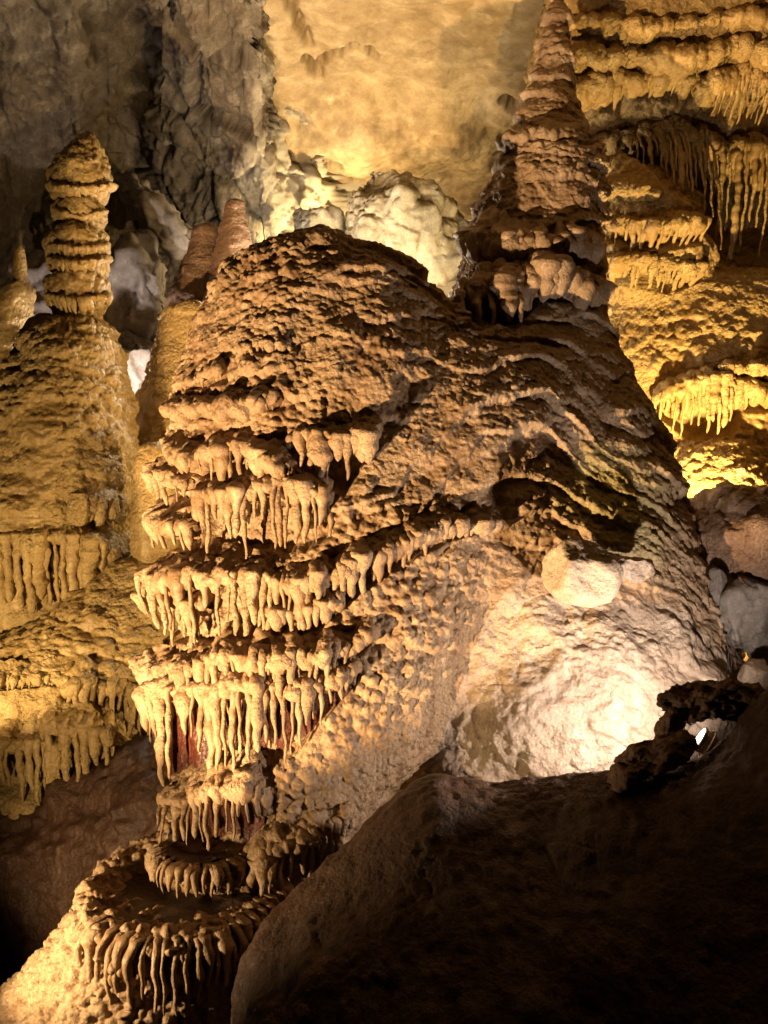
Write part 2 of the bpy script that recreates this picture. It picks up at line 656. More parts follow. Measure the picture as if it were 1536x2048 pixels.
def drip_mesh(path, r0, seed, sides=9, tip=0.55, lumps=0.22):
    """a hanging calcite column along path (m,3), flared where it leaves the ledge"""
    rr = np.random.RandomState(seed)
    seg = np.linalg.norm(np.diff(path, axis=0), axis=1)
    Lh = seg.sum()
    n = max(9, int(Lh / 0.022))
    s = np.concatenate([[0], np.cumsum(seg)])
    t = np.linspace(0, 1, n)
    C = np.stack([np.interp(t * Lh, s, path[:, k]) for k in range(3)], 1)
    ph = rr.rand(6) * 6.28
    C[:, 0] += 0.010 * np.sin(t * Lh * 9 + ph[0]) + 0.006 * np.sin(t * Lh * 23 + ph[1])
    C[:, 1] += 0.008 * np.sin(t * Lh * 11 + ph[2])
    fl = np.exp(-((t * Lh - 3.0 * r0) / (2.6 * r0)) ** 2)
    rad = r0 * (0.82 + 0.55 * fl + lumps * (np.sin(t * Lh * 17 + ph[3]) * 0.5 + np.sin(t * Lh * 41 + ph[4]) * 0.45)
                + 0.28 * np.exp(-((t - 0.25 - 0.5 * rr.rand()) / 0.12) ** 2))
    rad *= 1 - (1 - tip) * t ** 2
    rad *= np.sqrt(np.clip((1 - t) * Lh / (0.9 * r0), 0.0, 1)) * 0.97 + 0.03
    a = np.arange(sides) / sides * 2 * math.pi
    lob = 1 + 0.13 * np.sin(2 * a[None] + ph[5] + 5 * t[:, None]) + 0.10 * (rr.rand(n, sides) - 0.5)
    V = np.zeros((n, sides, 3))
    V[:, :, 0] = C[:, None, 0] + rad[:, None] * lob * np.cos(a)
    V[:, :, 1] = C[:, None, 1] + rad[:, None] * lob * np.sin(a)
    V[:, :, 2] = C[:, None, 2] + 0.004 * (rr.rand(n, sides) - 0.5)
    return mesh_np('drip', V.reshape(-1, 3), grid_faces(n, sides, flip=True, wrap=True))


NDRIP = {}


def ledge(body, parent, mat, lip, bot, amp, spacing=24, rad=8.5, dmat=None, drips=True, name='ledge', back=None,
          jit=0.3, tip=0.55, hang=0.22, short=0.2, popc=0.09, lmin=0.05, thick=1.0, wander=1.0):
    """lip and bot: picture polylines of the ledge's lip and of the drips' feet; amp: how far it juts out (m)"""
    n0 = 60
    L = poly(lip, n0)
    P, Nn = [], []
    last = None
    for px, py in L:
        h = body.hit(px, py)
        if h is None:
            P.append(None)
            Nn.append(None)
        else:
            P.append(h[0])
            Nn.append(h[1])
    good = [i for i in range(n0) if P[i] is not None]
    if len(good) < 6:
        print('ledge misses', lip[0])
        return None
    depth = np.interp(np.arange(n0), good, [P[i][1] for i in good])
    nx = np.interp(np.arange(n0), good, [Nn[i][0] for i in good])
    ny = np.interp(np.arange(n0), good, [Nn[i][1] for i in good])
    depth = smooth1(depth, 8)
    N2 = np.stack([nx, np.minimum(ny, -0.15)], 1)
    N2 = smooth1(N2, 14)
    N2 /= np.linalg.norm(N2, axis=1, keepdims=True)
    B = np.array([at(L[i, 0], L[i, 1], depth[i]) for i in range(n0)])
    ln = np.linalg.norm(np.diff(B, axis=0), axis=1).sum()
    mpp = K * depth.mean()
    ds = max(0.016, 2.4 * mpp)
    n = max(24, int(ln / ds))
    B = poly(B, n)
    N2 = np.stack([np.interp(np.linspace(0, n0 - 1, n), np.arange(n0), N2[:, k]) for k in range(2)], 1)
    px_l = 768 + B[:, 0] / (K * B[:, 1])
    u = np.linspace(0, 1, n)
    seed = RND.random() * 50
    q1 = np.stack([u * ln / 0.55 + seed, u * 0, u * 0], 1)
    q2 = np.stack([u * ln / 0.13 + seed, u * 0 + 5, u * 0], 1)
    ends = np.minimum(np.clip(u / 0.10, 0, 1), np.clip((1 - u) / 0.10, 0, 1)) ** 0.5
    a = amp * (0.25 + 0.75 * ends) * (1 + 0.38 * vnoise(q1) + 0.22 * vnoise(q2))
    dz = wander * amp * (0.30 * vnoise(q1 + 9.1) + 0.18 * vnoise(q2 + 3.3))
    # keep the lip on its picture line
    sc = (B[:, 1] + N2[:, 1] * a) / B[:, 1]
    zl = B[:, 2] * sc + dz
    xl = B[:, 0] * (0.5 + 0.5 * sc)
    t = np.linspace(0, len(PROF) - 1, 34)
    pr = smooth1(np.stack([np.interp(t, np.arange(len(PROF)), PROF[:, k]) for k in range(2)], 1), 3)
    m = len(pr)
    V = np.zeros((n, m, 3))
    V[:, :, 0] = xl[:, None] + N2[:, None, 0] * a[:, None] * pr[None, :, 0]
    V[:, :, 1] = B[:, None, 1] + N2[:, None, 1] * a[:, None] * pr[None, :, 0]
    V[:, :, 2] = zl[:, None] + a[:, None] * pr[None, :, 1] * thick
    V = V.reshape(-1, 3)
    F = grid_faces(n, m)
    nr = normals_np(V, F)
    if (nr * V).sum() > 0:
        F = F[:, ::-1]
        nr = -nr
    dsp = popcorn(V, popc * 1.1, popc * 0.62, (1, 1, 1.3), 3) + popcorn(V, popc * 0.5, popc * 0.26, (1, 1, 1.3), 9)
    V = V + nr * (dsp - popc * 0.35)[:, None]
    lo = obj(name, mesh_np(name, V, F), mat, parent)
    if not drips:
        return lo
    bot = np.array(bot, float)
    bo = bot[np.argsort(bot[:, 0])]
    s_px = np.concatenate([[0], np.cumsum(np.hypot(np.diff(px_l), 0.35 * np.diff(1024 - B[:, 2] / (K * B[:, 1]))))])
    pos = RND.random() * spacing * 0.5
    dm = dmat or mat
    while pos < s_px[-1]:
        i = int(np.searchsorted(s_px, pos))
        i = min(i, n - 1)
        pos += spacing * (1 + jit * RND.uniform(-1.2, 1.4))
        px0 = px_l[i]
        pyb = np.interp(px0, bo[:, 0], bo[:, 1])
        o = RND.uniform(0.80, 1.02)
        top = np.array([xl[i] + N2[i, 0] * a[i] * o, B[i, 1] + N2[i, 1] * a[i] * o, zl[i] - a[i] * 0.12])
        hb = body.hit(px0, pyb)
        yb = hb[0][1] if hb is not None else B[i, 1]
        yb = min(max(yb, B[i, 1] - 0.5), B[i, 1] + 0.25)
        e = hang * a[i]
        fb = np.array([top[0] + (xl[i] - top[0]) * 0.4, yb + N2[i, 1] * e, 0])
        fb[2] = (1024 - pyb) * K * fb[1]
        f = RND.uniform(0.62, 1.06)
        if RND.random() < short:
            f = RND.uniform(0.35, 0.7)
        Lh = (top[2] - fb[2]) * f
        if Lh < lmin:
            continue
        end = top + (fb - top) * f
        mid = (top + end) / 2
        mid[1] = mid[1] * 0.5 + min(top[1], end[1]) * 0.5
        r0 = 1.1 * rad * K * top[1] * RND.choice((0.45, 0.6, 0.75, 0.85, 0.95, 1.05, 1.3, 1.65)) * RND.uniform(0.9, 1.1)
        bk = RND.uniform(0.0, 0.45)
        run = []
        for po, pv in ((bk, 0.58 - 0.5 * bk), (0.62, 0.30), (0.90, 0.10)):
            oo = po * a[i] + popc * 0.12
            run.append([xl[i] + N2[i, 0] * oo, B[i, 1] + N2[i, 1] * oo, zl[i] + a[i] * pv * thick + popc * 0.05])
        path = np.concatenate([np.array(run), poly(np.array([top, mid, end]), 8)])
        me = drip_mesh(path, r0, RND.randrange(10 ** 6), tip=tip * RND.uniform(0.8, 1.3))
        d = obj('drip', me, dm, lo)
        NDRIP[parent.name] = NDRIP.get(parent.name, 0) + 1
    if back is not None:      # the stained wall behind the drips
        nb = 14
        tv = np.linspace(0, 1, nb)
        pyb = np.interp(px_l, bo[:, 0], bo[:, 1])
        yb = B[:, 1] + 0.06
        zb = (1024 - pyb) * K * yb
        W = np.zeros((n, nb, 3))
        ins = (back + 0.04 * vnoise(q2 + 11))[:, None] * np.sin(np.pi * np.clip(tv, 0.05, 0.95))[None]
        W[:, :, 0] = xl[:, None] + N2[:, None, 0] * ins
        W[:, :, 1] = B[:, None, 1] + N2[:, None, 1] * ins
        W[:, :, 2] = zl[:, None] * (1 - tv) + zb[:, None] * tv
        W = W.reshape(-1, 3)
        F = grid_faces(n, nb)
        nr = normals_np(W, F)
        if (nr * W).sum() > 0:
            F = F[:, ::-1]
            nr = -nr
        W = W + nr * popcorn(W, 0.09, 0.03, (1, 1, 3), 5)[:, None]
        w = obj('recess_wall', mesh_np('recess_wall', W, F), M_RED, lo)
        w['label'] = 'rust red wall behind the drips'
    return lo


def recess(V, specs):
    """how far each vertex lies inside a band hung with drips (0..1)"""
    px, py = project(V)
    m = np.zeros(len(V), np.float32)
    for sp in specs:
        lip = np.array(sorted(sp[0]), float)
        bot = np.array(sorted(sp[1]), float)
        l = np.interp(px, lip[:, 0], lip[:, 1])
        b = np.interp(px, bot[:, 0], bot[:, 1])
        hgt = np.maximum(b - l, 1)
        t = (py - l) / hgt
        w = sstep(lip[0, 0] - 4, lip[0, 0] + 10, px) * (1 - sstep(lip[-1, 0] - 10, lip[-1, 0] + 4, px))
        m = np.maximum(m, w * sstep(-0.02, 0.12, t) * (1 - sstep(0.75, 1.02, t)) * np.clip(hgt / 60, 0.25, 1))
    return m


def hang_all(body, parent, mat, specs):
    for sp in specs:
        ledge(body, parent, mat, sp[0], sp[1], sp[2], **(sp[3] if len(sp) > 3 else {}))


# ---------------------------------------------------------------- main formation: terraced dome, tower, pale mound
D_ROWS = [(478, 590, 660, 10.6, 0.9), (500, 520, 740, 10.6, 0.9), (540, 455, 820, 10.6, 0.9), (600, 415, 880, 10.6, 0.85),
          (700, 375, 930, 10.5, 0.8), (800, 352, 970, 10.4, 0.75), (900, 348, 1000, 10.3, 0.72), (1000, 350, 1020, 10.2, 0.72),
          (1100, 350, 1030, 10.1, 0.72), (1200, 345, 1010, 10.0, 0.75), (1300, 340, 970, 9.8, 0.75), (1400, 345, 920, 9.6, 0.8),
          (1500, 352, 860, 9.35, 0.8), (1570, 350, 800, 9.2, 0.8), (1640, 345, 750, 9.0, 0.85), (1700, 335, 705, 8.85, 0.9),
          (1800, 310, 625, 8.6, 0.9), (1900, 300, 545, 8.4, 0.8), (2000, 260, 500, 8.1, 0.8), (2150, 240, 480, 7.8, 0.8),
          (2350, 240, 470, 7.5, 0.8)]
T_ROWS = [(-160, 1150, 1160, 12.2, 0.9), (-60, 1122, 1136, 12.2, 0.9), (60, 1092, 1132, 12.0, 0.9), (180, 1056, 1146, 11.8, 0.9), (250, 1028, 1162, 11.75, 0.85),
          (285, 1010, 1180, 11.7, 0.85), (330, 990, 1204, 11.65, 0.85), (400, 962, 1207, 11.6, 0.85),
          (500, 940, 1203, 11.5, 0.85), (600, 900, 1205, 11.4, 0.85), (680, 890, 1222, 11.3, 0.85), (760, 870, 1258, 11.2, 0.85),
          (850, 850, 1300, 11.1, 0.85), (930, 830, 1335, 11.0, 0.85), (1050, 800, 1372, 10.9, 0.85), (1130, 780, 1396, 10.8, 0.85),
          (1250, 760, 1440, 10.7, 0.8), (1400, 790, 1500, 10.68, 0.78), (1600, 800, 1560, 10.65, 0.77), (1800, 800, 1600, 10.6, 0.77)]


def m_field(X, Y, Z):
    return ell_field(at(1130, 1445, 10.05), (1.85, 1.52, 1.85), X, Y, Z, -0.52)


def alcove_field(X, Y, Z):
    return ell_field(at(1010, 1360, 10.2), (1.0, 1.05, 1.5), X, Y, Z, 0.15)


def saddle_field(X, Y, Z):
    return ell_field(at(925, 960, 10.3), (0.95, 0.95, 1.7), X, Y, Z, -0.25)


def knob_field(X, Y, Z):
    c = at(785, 560, 10.2)
    return ell_field(c, (0.18, 0.18, 0.22), X, Y, Z)


P1 = at(372, 1792, 8.0)          # lower rimstone pool
P2 = at(415, 1705, 8.3)         # upper, smaller one


def rim_field(c, rx, ry, r, tilt, X, Y, Z):
    q = np.sqrt(((X - c[0]) / rx) ** 2 + ((Y - c[1]) / ry) ** 2)
    d = (q - 1) * min(rx, ry)
    dz = Z - c[2] - tilt * (Y - c[1])
    return (np.sqrt(d * d + dz * dz) - r).astype(np.float32)


def apron_field(X, Y, Z):
    z = Z[0, 0, :]
    zt = P1[2]
    dn = np.maximum(zt - z, 0)
    rx = 0.86 + 0.50 * dn
    ry = 0.82 + 0.08 * dn + 0.35 * np.maximum(dn - 0.5, 0)
    cx = P1[0] - 0.45 * dn
    q = np.sqrt(((X - cx) / rx) ** 2 + ((Y - P1[1]) / ry) ** 2)
    f = (q - 1) * 0.85
    f = np.maximum(f, (z - zt) + 0 * f)
    g = rim_field(P1, 0.80, 0.76, 0.17, 0.22, X, Y, Z)
    # small upper basin
    q2 = np.sqrt(((X - P2[0]) / 0.42) ** 2 + ((Y - P2[1]) / 0.42) ** 2)
    f2 = np.maximum((q2 - 1) * 0.42, np.maximum(Z - P2[2], P2[2] - 0.5 - Z))
    g2 = rim_field(P2, 0.42, 0.42, 0.10, 0.15, X, Y, Z)
    return smin(smin(f, g, 0.08), smin(f2, g2, 0.06), 0.05).astype(np.float32)


S_D = [
    ([(372, 762), (400, 752), (455, 735)], [(372, 785), (455, 768)], 0.14, dict(spacing=11.7, rad=5)),
    ([(350, 815), (400, 812), (470, 800), (560, 790)], [(350, 840), (470, 840), (560, 820)], 0.20, dict(spacing=13.5, rad=6)),
    ([(480, 690), (530, 682), (580, 690)], [(480, 712), (580, 712)], 0.10, dict(spacing=12.6, rad=5)),
    ([(352, 890), (400, 902), (480, 897), (545, 905), (590, 925)], [(352, 930), (420, 975), (500, 985), (590, 990)], 0.22, dict(spacing=14.4, rad=7)),
    ([(402, 985), (470, 975), (540, 962), (600, 962), (660, 985)], [(402, 1105), (470, 1115), (560, 1125), (600, 1120), (660, 1080)], 0.18, dict(spacing=15.2, rad=8.5)),
    ([(310, 935), (335, 950), (390, 960)], [(310, 1000), (340, 1040), (390, 1010)], 0.20, dict(spacing=12.6, rad=7)),
    ([(318, 1038), (350, 1050), (400, 1048)], [(318, 1085), (350, 1105), (400, 1105)], 0.20, dict(spacing=12.6, rad=7)),
    ([(578, 878), (620, 868), (680, 872), (730, 855), (760, 835)], [(578, 930), (630, 965), (690, 1000), (730, 930), (760, 880)], 0.16, dict(spacing=16.0, rad=9, tip=0.4)),
    ([(296, 1158), (330, 1140), (400, 1150), (500, 1163), (600, 1166), (690, 1140), (770, 1105), (850, 1072), (930, 1052), (1000, 1050)],
     [(296, 1215), (345, 1290), (440, 1300), (560, 1290), (620, 1275), (700, 1205), (780, 1150), (850, 1108), (930, 1075), (1000, 1064)],
     0.27, dict(spacing=15.2, rad=8.5)),
    ([(300, 1185), (345, 1200), (420, 1215)], [(300, 1230), (345, 1290), (420, 1295)], 0.18, dict(spacing=14.4, rad=7)),
    ([(520, 1225), (580, 1228), (640, 1220), (690, 1195)], [(520, 1290), (580, 1285), (640, 1265), (690, 1215)], 0.14, dict(spacing=16.0, rad=8.5)),
    ([(284, 1318), (330, 1335), (400, 1325), (480, 1325), (560, 1325), (640, 1310), (700, 1285), (745, 1255)],
     [(284, 1360), (330, 1420), (400, 1420), (480, 1430), (560, 1440), (640, 1400), (745, 1290)], 0.27, dict(spacing=14.4, rad=8)),
    ([(298, 1385), (340, 1378), (400, 1375), (470, 1372), (540, 1370), (610, 1365), (680, 1350), (720, 1330)],
     [(298, 1450), (345, 1565), (400, 1565), (470, 1555), (540, 1550), (590, 1520), (640, 1455), (690, 1395), (720, 1360)],
     0.20, dict(spacing=15.2, rad=8, back=0.0, tip=0.45, short=0.1)),
    ([(342, 1600), (400, 1592), (470, 1582), (530, 1572)], [(342, 1680), (400, 1700), (480, 1708), (530, 1650)], 0.20, dict(spacing=13.6, rad=7.5, back=0.0)),
    ([(500, 1730), (540, 1718), (600, 1690), (660, 1650), (700, 1610)], [(500, 1790), (560, 1790), (610, 1775), (660, 1715), (700, 1650)], 0.12, dict(spacing=16.0, rad=8)),
]
S_T = [
    ([(1020, 268), (1080, 258), (1165, 250)], [(1020, 282), (1080, 275), (1165, 268)], 0.20, dict(spacing=24, rad=10, lmin=0.03)),
    ([(952, 505), (1010, 485), (1100, 485), (1195, 462)], [(952, 530), (1010, 512), (1060, 520), (1130, 510), (1195, 500)], 0.26, dict(spacing=19, rad=12, tip=0.5, lmin=0.03, thick=1.5, popc=0.14, wander=1.6)),
    ([(912, 628), (955, 600), (1010, 565), (1100, 552), (1205, 566)], [(912, 668), (960, 665), (1000, 652), (1038, 655), (1080, 606), (1150, 612), (1205, 600)],
     0.30, dict(spacing=19, rad=12, tip=0.45, thick=1.5, popc=0.14, wander=1.6)),
]
main = Body((-5.2, 5.8, -6.9), (5.0, 12.6, 8.6), 0.06,
            [lambda X, Y, Z: rows_field(D_ROWS, X, Y, Z), lambda X, Y, Z: rows_field(T_ROWS, X, Y, Z), m_field, knob_field, apron_field, alcove_field, saddle_field],
            k=[0, 0.5, 0.09, 0.2, 0.2, 0.3, 0.7])
V, W = main.V, main.W
px, py = project(V)
wA = W[:, 4]
wD, wT, wM = W[:, 0] + W[:, 3] + W[:, 4], W[:, 1] + 0.5 * W[:, 5] + W[:, 6], W[:, 2] + 0.5 * W[:, 5]
rough = sstep(-0.5, 0.5, fbm(V / 0.9, 3))
xr = 1.75
Vs = V.copy()
sh = 1 - sstep(0.6, 2.6, V[:, 2])
Vs[:, 2] += np.where(V[:, 0] < xr, -0.55, 0.45) * (V[:, 0] - xr) * sh
fl = Vs[:, 2] / 0.40 + 1.0 * fbm(V / 1.3 + 5.0, 2) + 0.25 * fbm(V / 0.35 + 2.0, 2)
fr = fl - np.floor(fl)
flow = ((1 - fr) ** 1.6 - 0.38) * sstep(0.0, 0.10, fr) * (0.5 + 0.6 * sstep(-0.4, 0.5, fbm(V / 0.8 + 9.0, 2)))     # long lips draped across the slope
rc = recess(V, S_D)
rcT = recess(V, S_T)
soft = sstep(540, 640, px) * (1 - sstep(950, 1150, py))     # the upper right of the dome is draped more smoothly
low = sstep(1250, 1500, py)                       # lower apron carries coarse popcorn
hD = (scales(V, 0.40, 0.075, (1.2, 1.0, 0.7), 0.7, 1) * (1 - 0.7 * low) * (1 - rc) * (1 - 0.5 * soft) + soft * (scales(Vs, 0.62, 0.07, (1.5, 1, 0.62), 0.8, 45) + 0.085 * flow) + scales(V, 0.19, 0.034, (1.2, 1.0, 0.85), 0.7, 33) * (1 - 0.5 * low)
      + popcorn(V, 0.085, 0.055, (1.1, 1, 0.95), 5) * (0.2 + 0.95 * rough + 0.35 * low) * (1 - 0.55 * soft) + popcorn(V, 0.048, 0.020, (1, 1, 1), 9) - 0.12 * rc - 0.03)
hD = hD + wA * (popcorn(V, 0.09, 0.042, (1, 1, 1), 51) - 0.03)
hT = (scales(Vs, 0.60, 0.08, (1.5, 1.0, 0.6), 0.8, 13) * (0.45 + 0.55 * sh) + 0.085 * flow + scales(Vs, 0.23, 0.045, (1.3, 1, 0.8), 0.7, 17) * (0.6 + 0.6 * rough)
      + popcorn(V, 0.08, 0.034, (1.1, 1, 0.9), 21) * (0.25 + 0.95 * rough) + popcorn(V, 0.052, 0.020, (1, 1, 1), 37) - 0.15 * rcT)
hM = (0.12 * fbm(V / 0.7, 4) + scales(Vs, 0.30, 0.05, (1.5, 1, 0.7), 0.8, 25) + popcorn(V, 0.09, 0.03, (1.2, 1, 0.8), 29) * (0.2 + rough) + 0.016 * fbm(V / 0.07, 3))
main.displace(wD * hD + wT * hT + wM * hM + 0.03 * fbm(V / 0.35, 3) - 0.04)

dome = thing('terraced_flowstone', 'huge tan dome of flowstone with drip-hung terraces stepping down its left side', 'flowstone')
tower = thing('flowstone_tower', 'tall tapering flowstone tower with blunt hanging lobes above a broad scaly flank', 'flowstone')
mound = thing('pale_mound', 'smooth pale clay mound glaring white beside the bare lamp', 'mound')
main.split(['body', 'body', 'body'], [[0, 3, 4], [1, 6], [2, 5]], [M_MAIN, M_TOWER, M_PALE], [dome, tower, mound])
hang_all(main, dome, M_MAIN, S_D)
hang_all(main, tower, M_TOWER, S_T)


def pool_floor(parent, c, rx, ry, label):
    nr_, na = 26, 80
    r = np.linspace(0.02, 1, nr_)[:, None]
    a = np.linspace(0, 2 * math.pi, na, endpoint=False)[None]
    V = np.stack([c[0] + rx * r * np.cos(a), c[1] + ry * r * np.sin(a), c[2] + 0.05 + 0 * r * a], -1).reshape(-1, 3)
    V[:, 2] += 0.03 * fbm(V / 0.25, 4)
    F = grid_faces(nr_, na, wrap=True)
    o = obj('pool_floor', mesh_np('pool_floor', V, F), M_EARTH, parent)
    o['label'] = label


def rim_drips(c, rx, ry, r, tilt, a0, a1, step, L0, L1, rad):
    """rivulets running over a rimstone rim and hanging free below it"""
    a = a0
    while a < a1:
        u = np.array([math.cos(a), math.sin(a), 0.0])
        z0 = c[2] + tilt * ry * u[1]
        P = lambda k, dz: np.array([c[0] + (rx + k) * u[0], c[1] + (ry + k) * u[1], z0 + dz])
        ln = RND.uniform(L0, L1) * (1 if RND.random() > 0.2 else 0.6) * (0.55 + 0.45 * min(1, 4 * (a - a0) / (a1 - a0) + 0.2))
        path = np.concatenate([[P(-0.3 * r * RND.random(), r * 1.05), P(0.55 * r, r * 0.92), P(0.98 * r, 0.45 * r), P(1.12 * r, -0.1 * r)], poly(np.array([P(1.14 * r, -0.4 * r), P(1.02 * r, -0.4 * r - ln)]), 6)])
        me = drip_mesh(path, rad * RND.choice((0.65, 0.8, 0.9, 1.0, 1.15, 1.4)), RND.randrange(10 ** 6), tip=RND.uniform(0.4, 0.75))
        obj('drip', me, M_MAIN, dome)
        a += step * RND.uniform(0.65, 1.4)


rim_drips(P1, 0.80, 0.76, 0.19, 0.22, math.radians(-142), math.radians(-8), 0.092, 0.16, 0.32, 0.035)
rim_drips(P2, 0.42, 0.42, 0.11, 0.15, math.radians(-165), math.radians(-15), 0.14, 0.06, 0.14, 0.026)
pool_floor(dome, P1, 0.74, 0.70, 'dry brown floor inside the large rimstone crescent')
pool_floor(dome, P2, 0.38, 0.38, 'dry brown floor inside the small rimstone crescent')

# ---------------------------------------------------------------- banded stalagmite on the left (turned profile)


def turned(name, rows, Yc, ratio, mat, parent, disp, dth=None, dense=1.0):
    R = np.array(rows, float)
    zc = (1024 - R[:, 0]) * K * Yc
    cxp = ((R[:, 1] + R[:, 2]) / 2 - 768) * K * Yc
    rxp = (R[:, 2] - R[:, 1]) / 2 * K * Yc
    pts = np.stack([rxp, zc, cxp], 1)
    ln = np.hypot(np.diff(rxp), np.diff(zc)).sum()
    st = 2.6 * K * Yc / dense
    n = int(ln / st)
    s = np.concatenate([[0], np.cumsum(np.hypot(np.diff(rxp), np.diff(zc)))])
    t = np.linspace(0, s[-1], n)
    r, z, cx = [smooth1(np.interp(t, s, pts[:, k]), 3) for k in range(3)]
    rm = np.percentile(r, 70)
    na = int(3.6 * rm / st)
    a = np.concatenate([np.linspace(-math.pi * 1.12, math.pi * 0.12, na), np.linspace(math.pi * 0.12, math.pi * 0.88, 14)[1:-1]])
    m = len(a)
    V = np.zeros((n, m, 3))
    wob = 1 + 0.05 * vnoise(np.stack([np.cos(a) * 1.7 + 3, np.sin(a) * 1.7, a * 0], 1))[None]
    V[:, :, 0] = cx[:, None] + r[:, None] * np.cos(a)[None] * wob
    V[:, :, 1] = Yc + r[:, None] * ratio * np.sin(a)[None] * wob
    V[:, :, 2] = z[:, None] + 0.03 * r[:, None] * vnoise(np.stack([np.cos(a) * 2.1, np.sin(a) * 2.1 + 7, a * 0], 1))[None]
    V = V.reshape(-1, 3)
    F = grid_faces(n, m, wrap=True, flip=True)
    nr = normals_np(V, F)
    cen = np.stack([np.repeat(cx, m), np.full(n * m, Yc), V[:, 2]], 1)
    if (nr * (V - cen)).sum() < 0:
        F = F[:, ::-1]
        nr = -nr
    V2 = V + nr * disp(V)[:, None]
    o = obj(name, mesh_np(name, V2, F), mat, parent)

    class H:
        pass
    Hh = H()
    Fc = F
    bvh = BVHTree.FromPolygons([tuple(v) for v in V], [tuple(q) for q in Fc])

    def hit(px, py):
        d = Vector(at(px, py, 1.0)).normalized()
        loc, nor, _, _ = bvh.ray_cast(Vector((0, 0, 0)), d, 80)
        if loc is None:
            return None
        if nor.dot(d) > 0:
            nor = -nor
        return np.array(loc), np.array(nor)
    Hh.hit = hit
    Hh.obj = o
    return Hh


def disp_flow(a=1.0, s=1.0, off=0):
    def f(V):
        rg = sstep(-0.5, 0.5, fbm(V / 0.8 + off, 3))
        return a * (scales(V, 0.5 * s, 0.06 * s, (1.3, 1, 0.6), 0.9, off + 2) + popcorn(V, 0.14 * s, 0.055 * s, (1.2, 1, 0.9), off + 6) * (0.4 + 0.7 * rg)
                    + popcorn(V, 0.07 * s, 0.024 * s, (1, 1, 0.9), off + 11) + 0.05 * fbm(V / 0.5, 3))
    return f


def disp_bell(V):
    return (scales(V, 0.30, 0.03, (1.2, 1, 0.8), 0.7, 4) + popcorn(V, 0.12, 0.05, (0.8, 0.8, 1.4), 8) + popcorn(V, 0.065, 0.024, (0.8, 0.8, 1.4), 13) - 0.05)


banded = thing('banded_stalagmite', 'tall ochre stalagmite with stacked bell-shaped bands on a broad fluted base', 'stalagmite')
TOPR = [(262, 172, 178), (275, 160, 188), (300, 138, 203), (330, 112, 214), (352, 100, 219), (385, 102, 217), (399, 108, 208), (405, 122, 196), (410, 120, 198),
        (416, 108, 208), (440, 110, 212), (448, 122, 205), (455, 124, 198), (462, 116, 202), (474, 98, 213), (492, 93, 216), (520, 97, 214), (545, 106, 210),
        (552, 116, 203), (558, 102, 212), (566, 95, 216), (595, 94, 216), (615, 103, 211), (622, 112, 200), (640, 110, 200), (655, 100, 205)]
BOTR = [(648, 118, 192), (652, 90, 205), (665, 70, 212), (690, 52, 224), (720, 42, 236), (760, 32, 243), (775, 20, 246), (800, 8, 249), (850, -8, 256), (900, -20, 262), (1000, -40, 269),
        (1080, -55, 272), (1150, -60, 268), (1215, -62, 255), (1240, -52, 225), (1270, -40, 190), (1320, -30, 160), (1420, -40, 150)]
hb1 = turned('banded_top', TOPR, 13.0, 1.0, M_LEFT, banded, disp_bell, dense=1.2)
S_B = [([(-60, 1085), (30, 1075), (90, 1072), (150, 1078), (200, 1095), (245, 1115)], [(-60, 1252), (30, 1255), (90, 1250), (150, 1240), (200, 1222), (245, 1175)], 0.16,
        dict(spacing=17, rad=10, hang=0.45, short=0.06, tip=0.85, jit=0.15, popc=0.12)),
       ([(150, 995), (200, 1005), (250, 1000)], [(150, 1060), (200, 1080), (250, 1075)], 0.10, dict(spacing=18, rad=9, hang=0.5, tip=0.8, popc=0.12))]
dbase = disp_flow(1.45, 0.95, 7)
hb2 = turned('broad_base', BOTR, 13.0, 1.0, M_LEFT, banded, lambda V: dbase(V) - 0.16 * recess(V, S_B))
LB = lambda hb, *a, **k: ledge(hb, banded, M_LEFT, *a, **k)
for y0, y1, xl_, xr_, am in ((372, 396, 103, 216, 0.10), (425, 440, 112, 210, 0.06), (520, 550, 98, 213, 0.10), (592, 628, 96, 214, 0.09)):
    xm = (xl_ + xr_) / 2
    LB(hb1, [(xl_, y0 - 4), (xm, y0 + 5), (xr_, y0 - 4)], [(xl_, y1 - 5), (xm, y1 + 2), (xr_, y1 - 5)], am, spacing=9, rad=4.2, popc=0.07, lmin=0.04, wander=0.6, tip=0.7)
LB(hb1, [(97, 488), (155, 497), (213, 486)], [(97, 510), (155, 520), (213, 508)], 0.07, spacing=12, rad=4.2, popc=0.07, lmin=0.04, tip=0.7)
LB(hb2, *S_B[0][:3], **S_B[0][3])
LB(hb2, *S_B[1][:3], **S_B[1][3])

# smaller stalagmites left
left_st = thing('stalagmite', 'stout tan stalagmite cut by the left edge behind the banded one', 'stalagmite')
turned('body', [(575, 12, 48), (590, 0, 58), (640, -10, 62), (700, -20, 52), (760, -40, 40), (850, -60, 20), (1000, -90, 20)], 14.5, 1.0, M_LEFT, left_st, disp_flow(0.7, 1.0, 15))
tip_st = thing('stalagmite', 'thin finger-like stalagmite standing on the stout one at the left edge', 'stalagmite')
turned('body', [(494, 36, 42), (500, 31, 47), (520, 29, 51), (560, 28, 54), (585, 26, 54)], 14.5, 1.0, M_LEFT, tip_st, disp_flow(0.25, 0.6, 19))
stump = thing('stalagmite', 'brown flat-topped stump stalagmite rising behind the dome', 'stalagmite')
turned('body', [(404, 462, 478), (407, 453, 487), (425, 450, 489), (460, 440, 495), (490, 434, 500), (530, 425, 500), (600, 400, 500), (680, 380, 500)], 15.0, 1.0, M_BROWN, stump, disp_flow(0.4, 0.8, 23))
slope = thing('stalagmite', 'brown leaning shoulder of flowstone left of the flat-topped stump', 'stalagmite')
